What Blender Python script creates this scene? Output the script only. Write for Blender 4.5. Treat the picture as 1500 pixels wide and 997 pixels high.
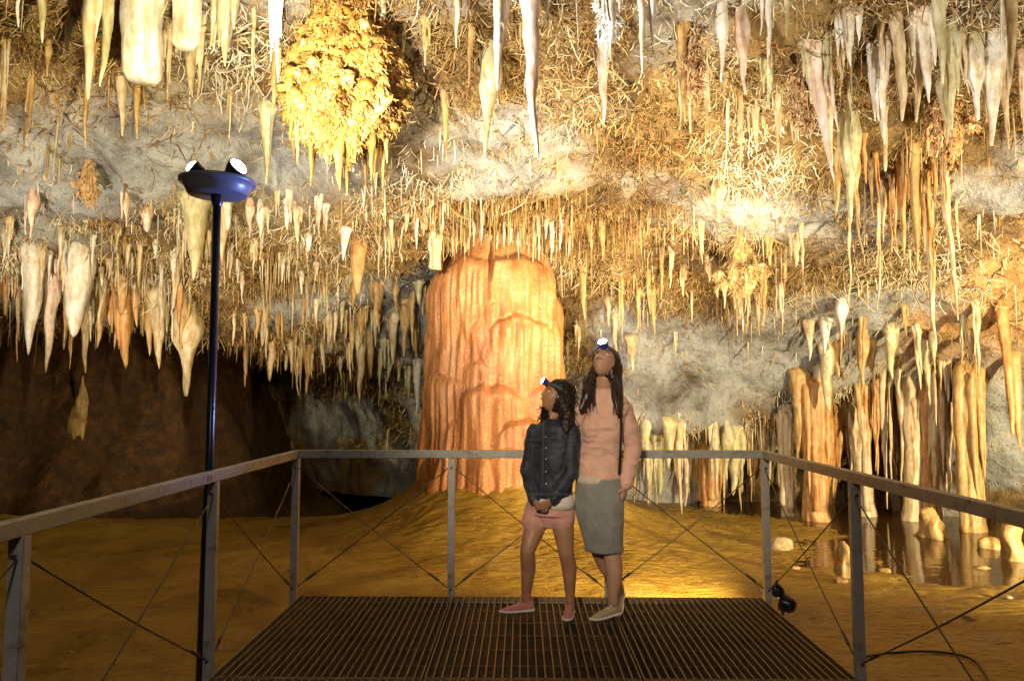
import bpy, bmesh, math, random
import numpy as np
from mathutils import Vector, Matrix
from mathutils.bvhtree import BVHTree

random.seed(7)
RNG = np.random.default_rng(11)
SC = bpy.context.scene
COL = SC.collection
for o_ in list(bpy.data.objects):
    bpy.data.objects.remove(o_)

# ------------------------------------------------------------------ camera
# world: platform floor z = 0, +Y into the cave, eye 1.39 m above the platform
EYE = Vector((0.0, 0.0, 1.39))
F_PX = 1100.0                      # focal length in photo pixels (1500 wide)
PITCH = math.atan(79.5 / F_PX)
YAW = math.atan(15.0 / F_PX)
cam_d = bpy.data.cameras.new('camera')
cam = bpy.data.objects.new('camera', cam_d)
COL.objects.link(cam)
cam_d.sensor_width = 36.0
cam_d.lens = F_PX / 1500.0 * 36.0
cam_d.clip_start = 0.05
cam_d.clip_end = 200.0
cam.location = EYE
cam.rotation_euler = (math.pi / 2 + PITCH, 0.0, YAW)
SC.camera = cam
CAM_R = cam.rotation_euler.to_matrix()

def ray(px, py):
    """direction of the photo pixel in the world"""
    return (CAM_R @ Vector(((px - 750.0) / F_PX, -(py - 498.5) / F_PX, -1.0))).normalized()

def at(px, py, y):
    """world point at depth y seen at that pixel"""
    d = ray(px, py)
    return EYE + d * ((y - EYE.y) / d.y)

# ------------------------------------------------------------------ world and light
W = bpy.data.worlds.new('World')
SC.world = W
W.use_nodes = True
bg = W.node_tree.nodes['Background']
bg.inputs['Color'].default_value = (1.0, 0.80, 0.55, 1)
bg.inputs['Strength'].default_value = 0.0     # a closed cave: no sky reaches it
SC.view_settings.view_transform = 'Standard'
SC.view_settings.look = 'None'
SC.view_settings.exposure = 0.0
SC.view_settings.gamma = 1.0
SC.cycles.use_denoising = True
SC.cycles.max_bounces = 5
SC.cycles.diffuse_bounces = 2
SC.cycles.use_adaptive_sampling = True
SC.cycles.adaptive_threshold = 0.03
SC.cycles.sample_clamp_indirect = 6.0

def spot(name, loc, target, watt, color, angle=80, blend=0.5, radius=0.06):
    d = bpy.data.lights.new(name, 'SPOT')
    d.energy = watt; d.color = color; d.spot_size = math.radians(angle); d.spot_blend = blend
    d.shadow_soft_size = radius
    o = bpy.data.objects.new(name, d); COL.objects.link(o)
    o.location = loc
    o.rotation_euler = (Vector(target) - Vector(loc)).to_track_quat('-Z', 'Y').to_euler()
    return o

WARM = (1.0, 0.74, 0.42)
WARM2 = (1.0, 0.82, 0.58)
NEUT = (1.0, 0.95, 0.88)
COOL = (0.80, 0.88, 1.0)
# lamps of the show cave, and added front fill at the end
LAMPS = [
 # pole lamp, two heads (bulbs sit in the dish at the head of the pole)
 ('pole_lamp_light', (-1.48, 3.93, 2.70), (0.6, 6.6, 4.5), 900, (0.97, 0.96, 0.95), 125, 0.6, 0.05),
 ('pole_lamp_light', (-1.82, 3.93, 2.68), (-3.4, 6.4, 4.2), 640, (1.0, 0.90, 0.55), 125, 0.6, 0.05),
 # floodlight clamped to the platform corner: two heads, at the flowstone column and at the ceiling
 ('floodlight_light', (1.76, 5.50, 0.0), (-0.7, 9.6, 0.85), 640, (1.0, 0.78, 0.46), 95, 0.7, 0.05),
 ('floodlight_light', (1.80, 5.52, 0.12), (0.7, 8.7, 4.4), 2200, (1.0, 0.87, 0.58), 72, 0.8, 0.05),
 # floodlights standing on the cave floor beyond the frame
 ('floor_flood_light', (6.6, 4.0, 0.1), (3.9, 10.6, 2.0), 3200, (1.0, 0.85, 0.50), 92, 0.8, 0.10),
 ('floor_flood_light', (4.6, 3.3, 0.0), (3.4, 7.2, 4.2), 1400, (1.0, 0.92, 0.74), 80, 0.8, 0.08),
 ('floor_flood_light', (-4.9, 4.3, 0.1), (-4.3, 9.0, 4.0), 1250, (1.0, 0.90, 0.72), 58, 0.6, 0.10),
 # added fill behind the visitor: one for the figures, one for rails and posts
 ('front_fill_light', (-0.9, -1.6, 3.3), (0.42, 4.8, 1.42), 1250, WARM2, 27, 0.9, 0.2),
 ('front_fill_light', (-0.3, -3.2, 3.4), (0.0, 4.0, 0.8), 200, NEUT, 110, 0.9, 0.3),
]
for L_ in LAMPS:
    spot(*L_)

# ------------------------------------------------------------------ helpers
def hash3(ix, iy, iz, seed):
    h = (ix * 374761393 + iy * 668265263 + iz * 2147483647 + seed * 974711) & 0xFFFFFFFF
    h = ((h ^ (h >> 13)) * 1274126177) & 0xFFFFFFFF
    h = (h ^ (h >> 16)) & 0xFFFFFFFF
    h = ((h ^ (h >> 15)) * 2246822519) & 0xFFFFFFFF
    return ((h ^ (h >> 13)) & 0xFFFFFF) / float(0xFFFFFF)

def vnoise(p, seed=0):
    """smooth value noise in -1..1 at points p (..., 3)"""
    i = np.floor(p).astype(np.int64)
    f = p - i
    u = f * f * f * (f * (f * 6 - 15) + 10)
    r = 0
    for dx in (0, 1):
        wx = u[..., 0] if dx else 1 - u[..., 0]
        for dy in (0, 1):
            wy = u[..., 1] if dy else 1 - u[..., 1]
            for dz in (0, 1):
                wz = u[..., 2] if dz else 1 - u[..., 2]
                r = r + wx * wy * wz * hash3(i[..., 0] + dx, i[..., 1] + dy, i[..., 2] + dz, seed)
    return r * 2 - 1

def fbm(p, octaves=4, seed=0, gain=0.5, lac=2.03):
    a, s, r = 1.0, 0.0, 0
    for k in range(octaves):
        r = r + a * vnoise(p * (lac ** k) + 17.3 * k, seed + k)
        s += a; a *= gain
    return r / s

def sstep(a, b, x):
    t = np.clip((x - a) / (b - a), 0, 1)
    return t * t * (3 - 2 * t)

def np_mesh(name, verts, quads=None, tris=None, smooth=True, col=None, attrs=None):
    verts = np.asarray(verts, dtype=np.float32).reshape(-1, 3)
    me = bpy.data.meshes.new(name)
    me.vertices.add(len(verts))
    me.vertices.foreach_set('co', verts.ravel())
    nq = 0 if quads is None else len(quads)
    nt = 0 if tris is None else len(tris)
    idx = []
    if nq: idx.append(np.asarray(quads, dtype=np.int32).ravel())
    if nt: idx.append(np.asarray(tris, dtype=np.int32).ravel())
    idx = np.concatenate(idx)
    me.loops.add(len(idx))
    me.loops.foreach_set('vertex_index', idx)
    me.polygons.add(nq + nt)
    st = np.concatenate([np.arange(nq) * 4, nq * 4 + np.arange(nt) * 3]).astype(np.int32)
    me.polygons.foreach_set('loop_start', st)
    if smooth:
        me.polygons.foreach_set('use_smooth', np.ones(nq + nt, dtype=bool))
    if col is not None:
        c = np.ones((len(verts), 4), dtype=np.float32); c[:, :3] = col
        a = me.color_attributes.new('tint', 'FLOAT_COLOR', 'POINT')
        a.data.foreach_set('color', c.ravel())
    for k, v in (attrs or {}).items():
        a = me.attributes.new(k, 'FLOAT', 'POINT')
        a.data.foreach_set('value', np.asarray(v, dtype=np.float32).ravel())
    me.update(calc_edges=True)
    return me

def grid_quads(nu, nv, wrap_u=False, off=0):
    """index grid [v][u]; quads between rows"""
    u = np.arange(nu if wrap_u else nu - 1)
    v = np.arange(nv - 1)
    V, U = np.meshgrid(v, u, indexing='ij')
    U2 = (U + 1) % nu
    q = np.stack([V * nu + U, V * nu + U2, (V + 1) * nu + U2, (V + 1) * nu + U], -1).reshape(-1, 4)
    return q + off

def link(name, me, mat=None, parent=None, loc=None):
    o = bpy.data.objects.new(name, me)
    COL.objects.link(o)
    if mat is not None and me is not None and not me.materials:
        me.materials.append(mat)
    if parent is not None:
        o.parent = parent
    if loc is not None:
        o.location = loc
    return o

def tag(o, label=None, cat=None, group=None, kind=None):
    if label: o['label'] = label
    if cat: o['category'] = cat
    if group: o['group'] = group
    if kind: o['kind'] = kind
    return o

def empty(name, loc=(0, 0, 0), rz=0.0):
    o = bpy.data.objects.new(name, None)
    COL.objects.link(o); o.location = loc; o.rotation_euler = (0, 0, rz)
    o.empty_display_size = 0.1
    return o

# ------------------------------------------------------------------ materials
def mat_base(name):
    m = bpy.data.materials.new(name); m.use_nodes = True
    nt = m.node_tree
    return m, nt, nt.nodes['Principled BSDF']

def N(nt, typ, **kw):
    n = nt.nodes.new(typ)
    for k, v in kw.items():
        if k.startswith('i_'):
            n.inputs[k[2:].replace('_', ' ')].default_value = v
        else:
            setattr(n, k, v)
    return n

def ramp(nt, fac, stops):
    r = nt.nodes.new('ShaderNodeValToRGB')
    e = r.color_ramp.elements
    while len(e) < len(stops): e.new(0.5)
    for k, (p, c) in enumerate(stops):
        e[k].position = p; e[k].color = (*c, 1) if len(c) == 3 else c
    nt.links.new(fac, r.inputs['Fac'])
    return r.outputs['Color']

def obj_coord(nt, scale=None):
    tc = nt.nodes.new('ShaderNodeTexCoord')
    return tc.outputs['Object']

def noise(nt, co, scale, detail=5, rough=0.6, out='Fac', dist=0.0):
    n = N(nt, 'ShaderNodeTexNoise')
    n.inputs['Scale'].default_value = scale; n.inputs['Detail'].default_value = detail
    n.inputs['Roughness'].default_value = rough; n.inputs['Distortion'].default_value = dist
    nt.links.new(co, n.inputs['Vector'])
    return n.outputs[out]

def mixc(nt, fac, a, b, mode='MIX'):
    m = N(nt, 'ShaderNodeMix', data_type='RGBA', blend_type=mode)
    for s, v in ((m.inputs[0], fac), (m.inputs[6], a), (m.inputs[7], b)):
        if hasattr(v, 'is_output') or isinstance(v, bpy.types.NodeSocket):
            nt.links.new(v, s)
        elif isinstance(v, (int, float)):
            s.default_value = v
        else:
            s.default_value = (*v, 1)
    return m.outputs[2]

def bump(nt, h, bsdf, strength=0.4, dist=0.01):
    b = N(nt, 'ShaderNodeBump')
    b.inputs['Strength'].default_value = strength; b.inputs['Distance'].default_value = dist
    nt.links.new(h, b.inputs['Height']); nt.links.new(b.outputs['Normal'], bsdf.inputs['Normal'])

def simple_mat(name, color, rough=0.6, metal=0.0, var=0.15, scale=20, bumpd=0.0, spec=0.5, emit=None, estr=0):
    m, nt, b = mat_base(name)
    co = obj_coord(nt)
    n1 = noise(nt, co, scale)
    c = np.array(color)
    nt.links.new(ramp(nt, n1, [(0.25, tuple(c * (1 - var))), (0.75, tuple(np.minimum(c * (1 + var), 1)))]), b.inputs['Base Color'])
    b.inputs['Roughness'].default_value = rough
    b.inputs['Metallic'].default_value = metal
    b.inputs['Specular IOR Level'].default_value = spec
    if bumpd: bump(nt, noise(nt, co, scale * 3), b, 0.5, bumpd)
    if emit:
        b.inputs['Emission Color'].default_value = (*emit, 1); b.inputs['Emission Strength'].default_value = estr
    return m

def tint_mat(name, rough=0.5, bscale=60, bd=0.006, mul=(1, 1, 1)):
    """mineral whose colour comes from a per-piece tint, broken up by stains"""
    m, nt, b = mat_base(name)
    co = obj_coord(nt)
    a = N(nt, 'ShaderNodeAttribute', attribute_name='tint')
    n1 = noise(nt, co, 7.0, 6, 0.65)
    st = ramp(nt, n1, [(0.30, (0.62, 0.50, 0.36)), (0.52, (1, 1, 1)), (0.8, (1.0, 0.97, 0.93))])
    c = mixc(nt, 1.0, a.outputs['Color'], st, 'MULTIPLY')
    nt.links.new(mixc(nt, 1.0, c, mul, 'MULTIPLY'), b.inputs['Base Color'])
    b.inputs['Roughness'].default_value = rough
    bump(nt, noise(nt, co, bscale, 4), b, 0.6, bd)
    return m

def stal_mat(name, c_hi, c_lo, c_stain, rough=0.45):
    """stalactite calcite: cream shading with rusty vertical stains, different on every piece"""
    m, nt, b = mat_base(name)
    tc = nt.nodes.new('ShaderNodeTexCoord')
    oi = N(nt, 'ShaderNodeObjectInfo')
    add = N(nt, 'ShaderNodeVectorMath', operation='ADD')
    sc = N(nt, 'ShaderNodeVectorMath', operation='SCALE')
    cmb = N(nt, 'ShaderNodeCombineXYZ')
    for k in range(3): nt.links.new(oi.outputs['Random'], cmb.inputs[k])
    nt.links.new(cmb.outputs[0], sc.inputs[0]); sc.inputs['Scale'].default_value = 37.0
    nt.links.new(tc.outputs['Object'], add.inputs[0]); nt.links.new(sc.outputs[0], add.inputs[1])
    mp = N(nt, 'ShaderNodeMapping'); mp.inputs['Scale'].default_value = (9, 9, 2.2)
    nt.links.new(add.outputs[0], mp.inputs['Vector'])
    n1 = noise(nt, mp.outputs[0], 1.6, 6, 0.62, dist=0.4)
    n2 = noise(nt, add.outputs[0], 14.0, 5, 0.6)
    base = ramp(nt, n1, [(0.28, c_stain), (0.46, c_lo), (0.66, c_hi)])
    dark = ramp(nt, n2, [(0.30, (0.70, 0.62, 0.5)), (0.55, (1, 1, 1))])
    c = mixc(nt, 0.8, base, dark, 'MULTIPLY')
    nt.links.new(c, b.inputs['Base Color'])
    b.inputs['Roughness'].default_value = rough
    mp2 = N(nt, 'ShaderNodeMapping'); mp2.inputs['Scale'].default_value = (60, 60, 25)
    nt.links.new(add.outputs[0], mp2.inputs['Vector'])
    bump(nt, noise(nt, mp2.outputs[0], 1.0, 4), b, 0.6, 0.008)
    return m
# ------------------------------------------------------------------ cave shell
# profiles (depth y, height z) from behind the visitor, over the ceiling, down to the floor, at several X
PROF = [
 (-13.0, [(-5,-.6),(-5,2.5),(-1,3.6),(3,3.8),(5.3,3.6),(6.5,3.3),(7.4,3.0),(8.6,2.7),(9.5,2.4),(10.2,2.2),(10.9,2.4),(12.5,2.6),(15,2.2),(17,-.6)]),
 (-8.0,  [(-5,-.6),(-5,3.4),(-1,4.7),(3,4.9),(5.3,4.5),(6.4,4.15),(7.3,3.75),(8.5,3.25),(9.4,2.75),(10.2,2.35),(10.9,2.5),(12.5,2.7),(15,2.2),(17,-.6)]),
 (-5.0,  [(-5,-.6),(-5,3.6),(-1,5.0),(3,5.2),(5.3,4.75),(6.5,4.35),(7.4,3.90),(8.6,3.35),(9.5,2.85),(10.3,2.40),(11.0,2.55),(12.6,2.6),(15,2.2),(17,-.6)]),
 (-3.2,  [(-5,-.6),(-5,3.6),(-1,5.0),(3,5.2),(5.3,4.80),(6.5,4.40),(7.5,3.95),(8.6,3.40),(9.6,2.90),(10.6,2.30),(11.4,2.05),(12.6,2.0),(14.6,1.6),(15.4,-.6)]),
 (-1.9,  [(-5,-.6),(-5,3.6),(-1,5.0),(3,5.2),(5.3,4.85),(6.5,4.50),(7.5,4.0),(8.5,3.55),(9.5,3.20),(10.7,2.75),(11.6,2.05),(12.4,1.6),(13.8,1.1),(14.4,-.6)]),
 (-0.4,  [(-5,-.6),(-5,3.6),(-1,5.0),(3,5.2),(5.3,4.90),(6.5,4.50),(7.5,4.0),(8.5,3.65),(9.6,3.55),(10.7,3.25),(11.6,2.55),(12.3,1.6),(12.8,.7),(13.0,-.6)]),
 (1.4,   [(-5,-.6),(-5,3.6),(-1,5.0),(3,5.2),(5.3,4.90),(6.5,4.50),(7.5,4.0),(8.5,3.60),(9.5,3.25),(10.3,2.65),(10.9,1.85),(11.05,1.0),(11.9,.75),(12.4,-.6)]),
 (3.0,   [(-5,-.6),(-5,3.6),(-1,5.0),(3,5.2),(5.3,4.85),(6.5,4.40),(7.5,3.9),(8.4,3.40),(9.3,2.85),(10.3,2.35),(10.95,1.70),(11.2,1.05),(12.1,.80),(12.5,-.6)]),
 (5.0,   [(-5,-.6),(-5,3.6),(-1,5.0),(3,5.1),(5.3,4.75),(6.4,4.30),(7.3,3.75),(8.1,3.15),(9.2,2.60),(10.2,2.10),(10.85,1.50),(11.8,1.15),(12.2,.5),(12.4,-.6)]),
 (6.4,   [(-5,-.6),(-5,3.2),(-1,4.6),(3,4.8),(5.2,4.50),(6.2,4.05),(7.0,3.5),(7.8,2.95),(8.7,2.4),(9.5,1.8),(10.1,1.25),(10.4,.7),(10.6,.2),(10.8,-.6)]),
 (8.0,   [(-5,-.6),(-5,2.4),(-1,3.6),(3,3.8),(4.8,3.50),(5.8,3.1),(6.5,2.7),(7.2,2.3),(7.8,1.9),(8.3,1.5),(8.7,1.1),(9.0,.7),(9.2,.2),(9.4,-.6)]),
 (9.5,   [(-5,-.6),(-5,.5),(-1,.9),(3,1.0),(3.6,.9),(3.8,.8),(3.9,.7),(4.0,.6),(4.1,.5),(4.2,.4),(4.3,.2),(4.4,.0),(4.45,-.3),(4.5,-.6)]),
]
PX_ = np.array([p[0] for p in PROF])
PYZ = np.array([p[1] for p in PROF])          # (n, 14, 2)

def catmull(P, t):
    """P (K, ...) control points, t in 0..K-1"""
    K = len(P)
    i = np.clip(np.floor(t).astype(int), 0, K - 2)
    f = (t - i)[..., None, None]
    p0 = P[np.clip(i - 1, 0, K - 1)]; p1 = P[i]; p2 = P[i + 1]; p3 = P[np.clip(i + 2, 0, K - 1)]
    return 0.5 * ((2 * p1) + (-p0 + p2) * f + (2 * p0 - 5 * p1 + 4 * p2 - p3) * f ** 2 + (-p0 + 3 * p1 - 3 * p2 + p3) * f ** 3)

NXs, NSs = 510, 390
xs = np.concatenate([np.linspace(-13, -8.3, 40, endpoint=False), np.linspace(-8.3, 7.0, 430, endpoint=False), np.linspace(7.0, 9.5, 40)])
ts = np.concatenate([np.linspace(0, 3.6, 40, endpoint=False), np.linspace(3.6, 11.2, 305, endpoint=False), np.linspace(11.2, 13, 45)])
# smooth interpolation of the profiles across X
tx = np.interp(xs, PX_, np.arange(len(PX_)))
ctrl_x = catmull(PYZ, tx)                                   # (NX, 14, 2)
sheet = catmull(np.swapaxes(ctrl_x, 0, 1), ts)              # (NS, NX, 2)
P0 = np.zeros((NSs, NXs, 3))
P0[..., 0] = xs[None, :]; P0[..., 1] = sheet[..., 0]; P0[..., 2] = sheet[..., 1]

def grid_normals(P):
    du = np.gradient(P, axis=1); dv = np.gradient(P, axis=0)
    n = np.cross(du, dv)
    return n / (np.linalg.norm(n, axis=-1, keepdims=True) + 1e-9)

N0 = grid_normals(P0)
# make normals face the room
cen = np.array([0.0, 4.0, 1.2])
if np.mean(np.sum(N0 * (cen - P0), -1)) < 0: N0 = -N0
big = fbm(P0 * 0.75 + 3.1, 3, 5)
mid = fbm(P0 * np.array([2.0, 2.0, 1.5]), 4, 21)
fin = fbm(P0 * 7.5, 3, 41)
billow = 1 - np.abs(fbm(P0 * np.array([1.3, 1.3, 1.1]) + 9.0, 3, 71)) * 2.4
# bare pale rock bands versus ochre formations ("cover")
cov = fbm(P0 * np.array([0.55, 0.95, 0.95]) + 4.0, 4, 93) * 2.2
cov = sstep(-0.42, 0.22, cov)
# wanted bare bands (world positions of smooth pale rock)
def blob(cx, cy, cz, rx, ry, rz):
    return np.exp(-(((P0[..., 0] - cx) / rx) ** 2 + ((P0[..., 1] - cy) / ry) ** 2 + ((P0[..., 2] - cz) / rz) ** 2))
bare = 0
for b_ in [(-4.6,7.9,3.6,2.0,.55,.5), (-2.6,7.9,3.8,1.1,.4,.4), (3.0,8.4,3.4,1.3,.4,.35), (4.0,9.6,2.1,1.0,.6,.4), (2.6,11,1.5,1.4,.8,.28),
           (6.6,8.6,2.0,.9,1.4,1.5), (-1.7,11.2,2.3,.9,.7,.35), (-3.4,10.2,2.45,.5,.5,.2), (-6.2,7.6,3.5,1.4,.5,.5), (1.6,10.6,2.3,.6,.7,.35), (5.9,9.6,2.4,1.0,.9,.8)]:
    bare = np.maximum(bare, blob(*b_))
grow = 0
for b_ in [(-4.5,6.2,4.4,2.2,.75,.8), (-2.0,6.6,4.4,1.5,.8,.8), (-7.0,5.6,4.3,1.8,.8,.8), (-4.5,9.3,2.9,3.5,.5,.5), (0.5,8.6,3.6,2.0,.5,.5), (2.4,9.8,2.8,1.5,.7,.5), (3.5,6.6,4.4,2.5,.8,.8)]:
    grow = np.maximum(grow, blob(*b_))
cov = np.clip(np.maximum(cov, 1.25 * grow) * (1 - 1.15 * bare), 0, 1)
low = sstep(0.7, -0.3, P0[..., 2])
disp = 0.26 * big + 0.13 * mid * (0.5 + 0.5 * cov) + 0.035 * fin * (0.35 + 0.65 * cov) + 0.10 * billow
P1 = P0 + N0 * disp[..., None]
shell_me = np_mesh('cave_shell', P1, grid_quads(NXs, NSs), attrs={'cover': cov})
N1 = grid_normals(P1)
if np.mean(np.sum(N1 * (cen - P1), -1)) < 0: N1 = -N1

m_rock, nt, b = mat_base('cave_rock')
co = obj_coord(nt)
at_c = N(nt, 'ShaderNodeAttribute', attribute_name='cover')
n1 = noise(nt, co, 1.7, 7, 0.65, dist=0.5)
n2 = noise(nt, co, 9.0, 6, 0.7)
n3 = noise(nt, co, 38.0, 4, 0.6)
grey = ramp(nt, n1, [(0.27, (0.09, 0.065, 0.04)), (0.40, (0.25, 0.235, 0.21)), (0.58, (0.46, 0.455, 0.43)), (0.78, (0.42, 0.33, 0.20))])
och = ramp(nt, n1, [(0.28, (0.06, 0.030, 0.008)), (0.45, (0.18, 0.100, 0.026)), (0.6, (0.31, 0.195, 0.060)), (0.75, (0.42, 0.30, 0.13))])
c = mixc(nt, at_c.outputs['Fac'], grey, och)
c = mixc(nt, 0.75, c, ramp(nt, n2, [(0.3, (0.45, 0.36, 0.26)), (0.5, (1, 1, 1)), (0.75, (1.0, 0.94, 0.85))]), 'MULTIPLY')
# flowstone of the right wall is orange: an iron-stained patch with an outline of its own
sep = N(nt, 'ShaderNodeSeparateXYZ'); nt.links.new(co, sep.inputs[0])
wv = N(nt, 'ShaderNodeMath', operation='MULTIPLY_ADD'); nt.links.new(n1, wv.inputs[0]); wv.inputs[1].default_value = 1.6; nt.links.new(sep.outputs['X'], wv.inputs[2])
mr = N(nt, 'ShaderNodeMapRange'); mr.inputs['From Min'].default_value = 5.75; mr.inputs['From Max'].default_value = 6.15
nt.links.new(wv.outputs[0], mr.inputs['Value'])
mr2 = N(nt, 'ShaderNodeMapRange'); mr2.inputs['From Min'].default_value = 1.5; mr2.inputs['From Max'].default_value = 2.2
nt.links.new(sep.outputs['Z'], mr2.inputs['Value'])
mm = N(nt, 'ShaderNodeMath', operation='MULTIPLY'); nt.links.new(mr.outputs[0], mm.inputs[0]); nt.links.new(mr2.outputs[0], mm.inputs[1])
org = ramp(nt, n2, [(0.3, (0.36, 0.16, 0.04)), (0.55, (0.58, 0.32, 0.11)), (0.75, (0.66, 0.44, 0.2))])
c = mixc(nt, mm.outputs[0], c, org)
nt.links.new(c, b.inputs['Base Color'])
b.inputs['Roughness'].default_value = 0.62
hh = N(nt, 'ShaderNodeMath', operation='MULTIPLY_ADD'); nt.links.new(n2, hh.inputs[0]); hh.inputs[1].default_value = 2.0; nt.links.new(n3, hh.inputs[2])
bump(nt, hh.outputs[0], b, 1.0, 0.03)
shell = link('cave_ceiling', shell_me, m_rock)
tag(shell, 'pale grey and ochre rock vault arching over the visitors', 'cave ceiling', kind='structure')

BVH = BVHTree.FromPolygons([tuple(v) for v in P1.reshape(-1, 3)[:]], [tuple(q) for q in grid_quads(NXs, NSs).tolist()])

def hit(px, py):
    """where the sight line of that pixel meets the rock"""
    loc, nor, _, _ = BVH.ray_cast(EYE, ray(px, py), 40)
    return loc

def hitn(px, py):
    loc, nor, _, _ = BVH.ray_cast(EYE, ray(px, py), 40)
    if loc is None: return None, None
    if nor.dot(EYE - loc) < 0: nor = -nor
    return loc, nor

def ceiling_above(p):
    loc, nor, _, _ = BVH.ray_cast(Vector(p), Vector((0, 0, 1)), 20)
    return loc

# ------------------------------------------------------------------ cave floor
FX = np.concatenate([np.linspace(-13, -6.8, 50, endpoint=False), np.linspace(-6.8, 6.6, 340, endpoint=False), np.linspace(6.6, 10, 20)])
FY = np.concatenate([np.linspace(-5.5, 4.0, 20, endpoint=False), np.linspace(4.0, 11.5, 330, endpoint=False), np.linspace(11.5, 17.5, 40)])
GX, GY = np.meshgrid(FX, FY)
COLX, COLY = -0.36, 9.85                     # centre of the flowstone column
FLOOR_Z = -0.30
def floor_height(X, Y):
    p = np.stack([X, Y, X * 0], -1)
    z = FLOOR_Z + 0.035 * fbm(p * 0.6, 3, 3)
    # flowstone mound round the column
    r = np.sqrt(((X - COLX - 0.15) / 1.25) ** 2 + ((Y - COLY) / 1.15) ** 2)
    z = z + 1.02 * np.exp(-(r / 0.98) ** 2.2) * (1 + 0.10 * fbm(p * 2.2, 3, 8)) + 0.16 * np.exp(-(r / 2.0) ** 2)
    # brown clay bank at the left back
    bank = sstep(-3.9, -6.2, X + 0.5 * fbm(p * 0.7, 2, 31)) * sstep(10.6, 13.0, Y - 0.12 * (X + 5) + 0.35 * fbm(p * 0.9, 3, 14))
    z = z + bank * (2.75 + 0.16 * np.clip(-X - 5, -2, 5)) * 1.0 + bank * (1 - bank) * 0.5 * fbm(p * 1.6, 4, 15)
    # dark trench behind the edge of the calcite sheet
    pit = sstep(-1.35, -2.3, X + 0.25 * fbm(p * 1.3, 2, 34)) * sstep(10.35, 11.0, Y + 0.25 * fbm(p * 0.8, 3, 35)) * (1 - sstep(11.6, 13.0, Y) * bank)
    z = z - 1.3 * pit * (1 - 0.6 * bank)
    # basin of the pool at the right
    basin = sstep(0.9, 2.6, X + 0.5 * fbm(p * 0.8, 2, 55)) * sstep(6.2, 8.4, Y + 0.7 * fbm(p * 0.7, 3, 56) + 0.12 * X)
    z = z - 0.085 * basin
    # terracettes: small rimmed steps following the slope
    w = fbm(p * np.array([0.8, 1.6, 1]), 3, 61)
    w2 = fbm(p * np.array([1.6, 3.4, 1]), 3, 63)
    ph = (r * 9.0 + w * 5.0 + w2 * 2.2)
    tri = np.abs((ph % 1.0) - 0.35)
    amp = 0.016 * sstep(4.2, 1.0, r) * (0.4 + 0.6 * sstep(-0.3, 0.3, fbm(p * 0.9 + 5, 2, 66))) * (1 - bank)
    z = z + amp * (1 - tri * 2)
    ph2 = (Y * 6.0 + w * 8.0 + 1.5 * w2)
    z = z + 0.009 * (1 - np.abs((ph2 % 1.0) - 0.3) * 2) * (1 - bank) * sstep(-2.5, 0, X)
    z = z + 0.012 * fbm(p * 3.5, 4, 71) * (1 + 2.0 * bank) + 0.13 * bank * fbm(p * 3.0, 4, 77)
    return z, bank
FZ, FBANK = floor_height(GX, GY)
floor_me = np_mesh('cave_floor', np.stack([GX, GY, FZ], -1), grid_quads(len(FX), len(FY)), attrs={'bank': FBANK})
m_floor, nt, b = mat_base('calcite_floor')
co = obj_coord(nt)
bk = N(nt, 'ShaderNodeAttribute', attribute_name='bank')
n1 = noise(nt, co, 0.9, 6, 0.6, dist=0.8)
n2 = noise(nt, co, 6.0, 6, 0.65)
mp = N(nt, 'ShaderNodeMapping'); mp.inputs['Scale'].default_value = (1.2, 4.5, 1.0); nt.links.new(co, mp.inputs['Vector'])
n3 = noise(nt, mp.outputs[0], 3.2, 6, 0.65, dist=1.2)
n4 = noise(nt, co, 70.0, 3, 0.6)
sand = ramp(nt, n1, [(0.28, (0.30, 0.170, 0.018)), (0.48, (0.50, 0.305, 0.034)), (0.70, (0.62, 0.41, 0.070))])
sand = mixc(nt, 0.7, sand, ramp(nt, n3, [(0.30, (0.50, 0.42, 0.34)), (0.5, (1, 1, 1)), (0.75, (1.0, 0.95, 0.88))]), 'MULTIPLY')
clay = ramp(nt, n2, [(0.3, (0.04, 0.017, 0.004)), (0.55, (0.13, 0.055, 0.013)), (0.78, (0.26, 0.12, 0.03))])
mrb = N(nt, 'ShaderNodeMapRange'); mrb.inputs['From Min'].default_value = 0.02; mrb.inputs['From Max'].default_value = 0.2
nt.links.new(bk.outputs['Fac'], mrb.inputs['Value'])
c = mixc(nt, mrb.outputs[0], sand, clay)
c = mixc(nt, 0.5, c, ramp(nt, n4, [(0.3, (0.7, 0.66, 0.6)), (0.6, (1, 1, 1))]), 'MULTIPLY')
nt.links.new(c, b.inputs['Base Color'])
rr = N(nt, 'ShaderNodeMapRange'); rr.inputs['From Min'].default_value = 0.35; rr.inputs['From Max'].default_value = 0.65
rr.inputs['To Min'].default_value = 0.22; rr.inputs['To Max'].default_value = 0.65
nt.links.new(n1, rr.inputs['Value']); nt.links.new(rr.outputs[0], b.inputs['Roughness'])
hh = N(nt, 'ShaderNodeMath', operation='MULTIPLY_ADD'); nt.links.new(n3, hh.inputs[0]); hh.inputs[1].default_value = 2.5; nt.links.new(n4, hh.inputs[2])
bump(nt, hh.outputs[0], b, 0.8, 0.022)
floor = link('cave_floor', floor_me, m_floor)
tag(floor, 'amber calcite floor rising to a mound and a brown clay bank', 'cave floor', kind='structure')
FBVH = BVHTree.FromPolygons([tuple(v) for v in np.stack([GX, GY, FZ], -1).reshape(-1, 3)], grid_quads(len(FX), len(FY)).tolist())
def ground(x, y):
    loc, _, _, _ = FBVH.ray_cast(Vector((x, y, 8)), Vector((0, 0, -1)), 20)
    return loc.z if loc else FLOOR_Z

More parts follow.
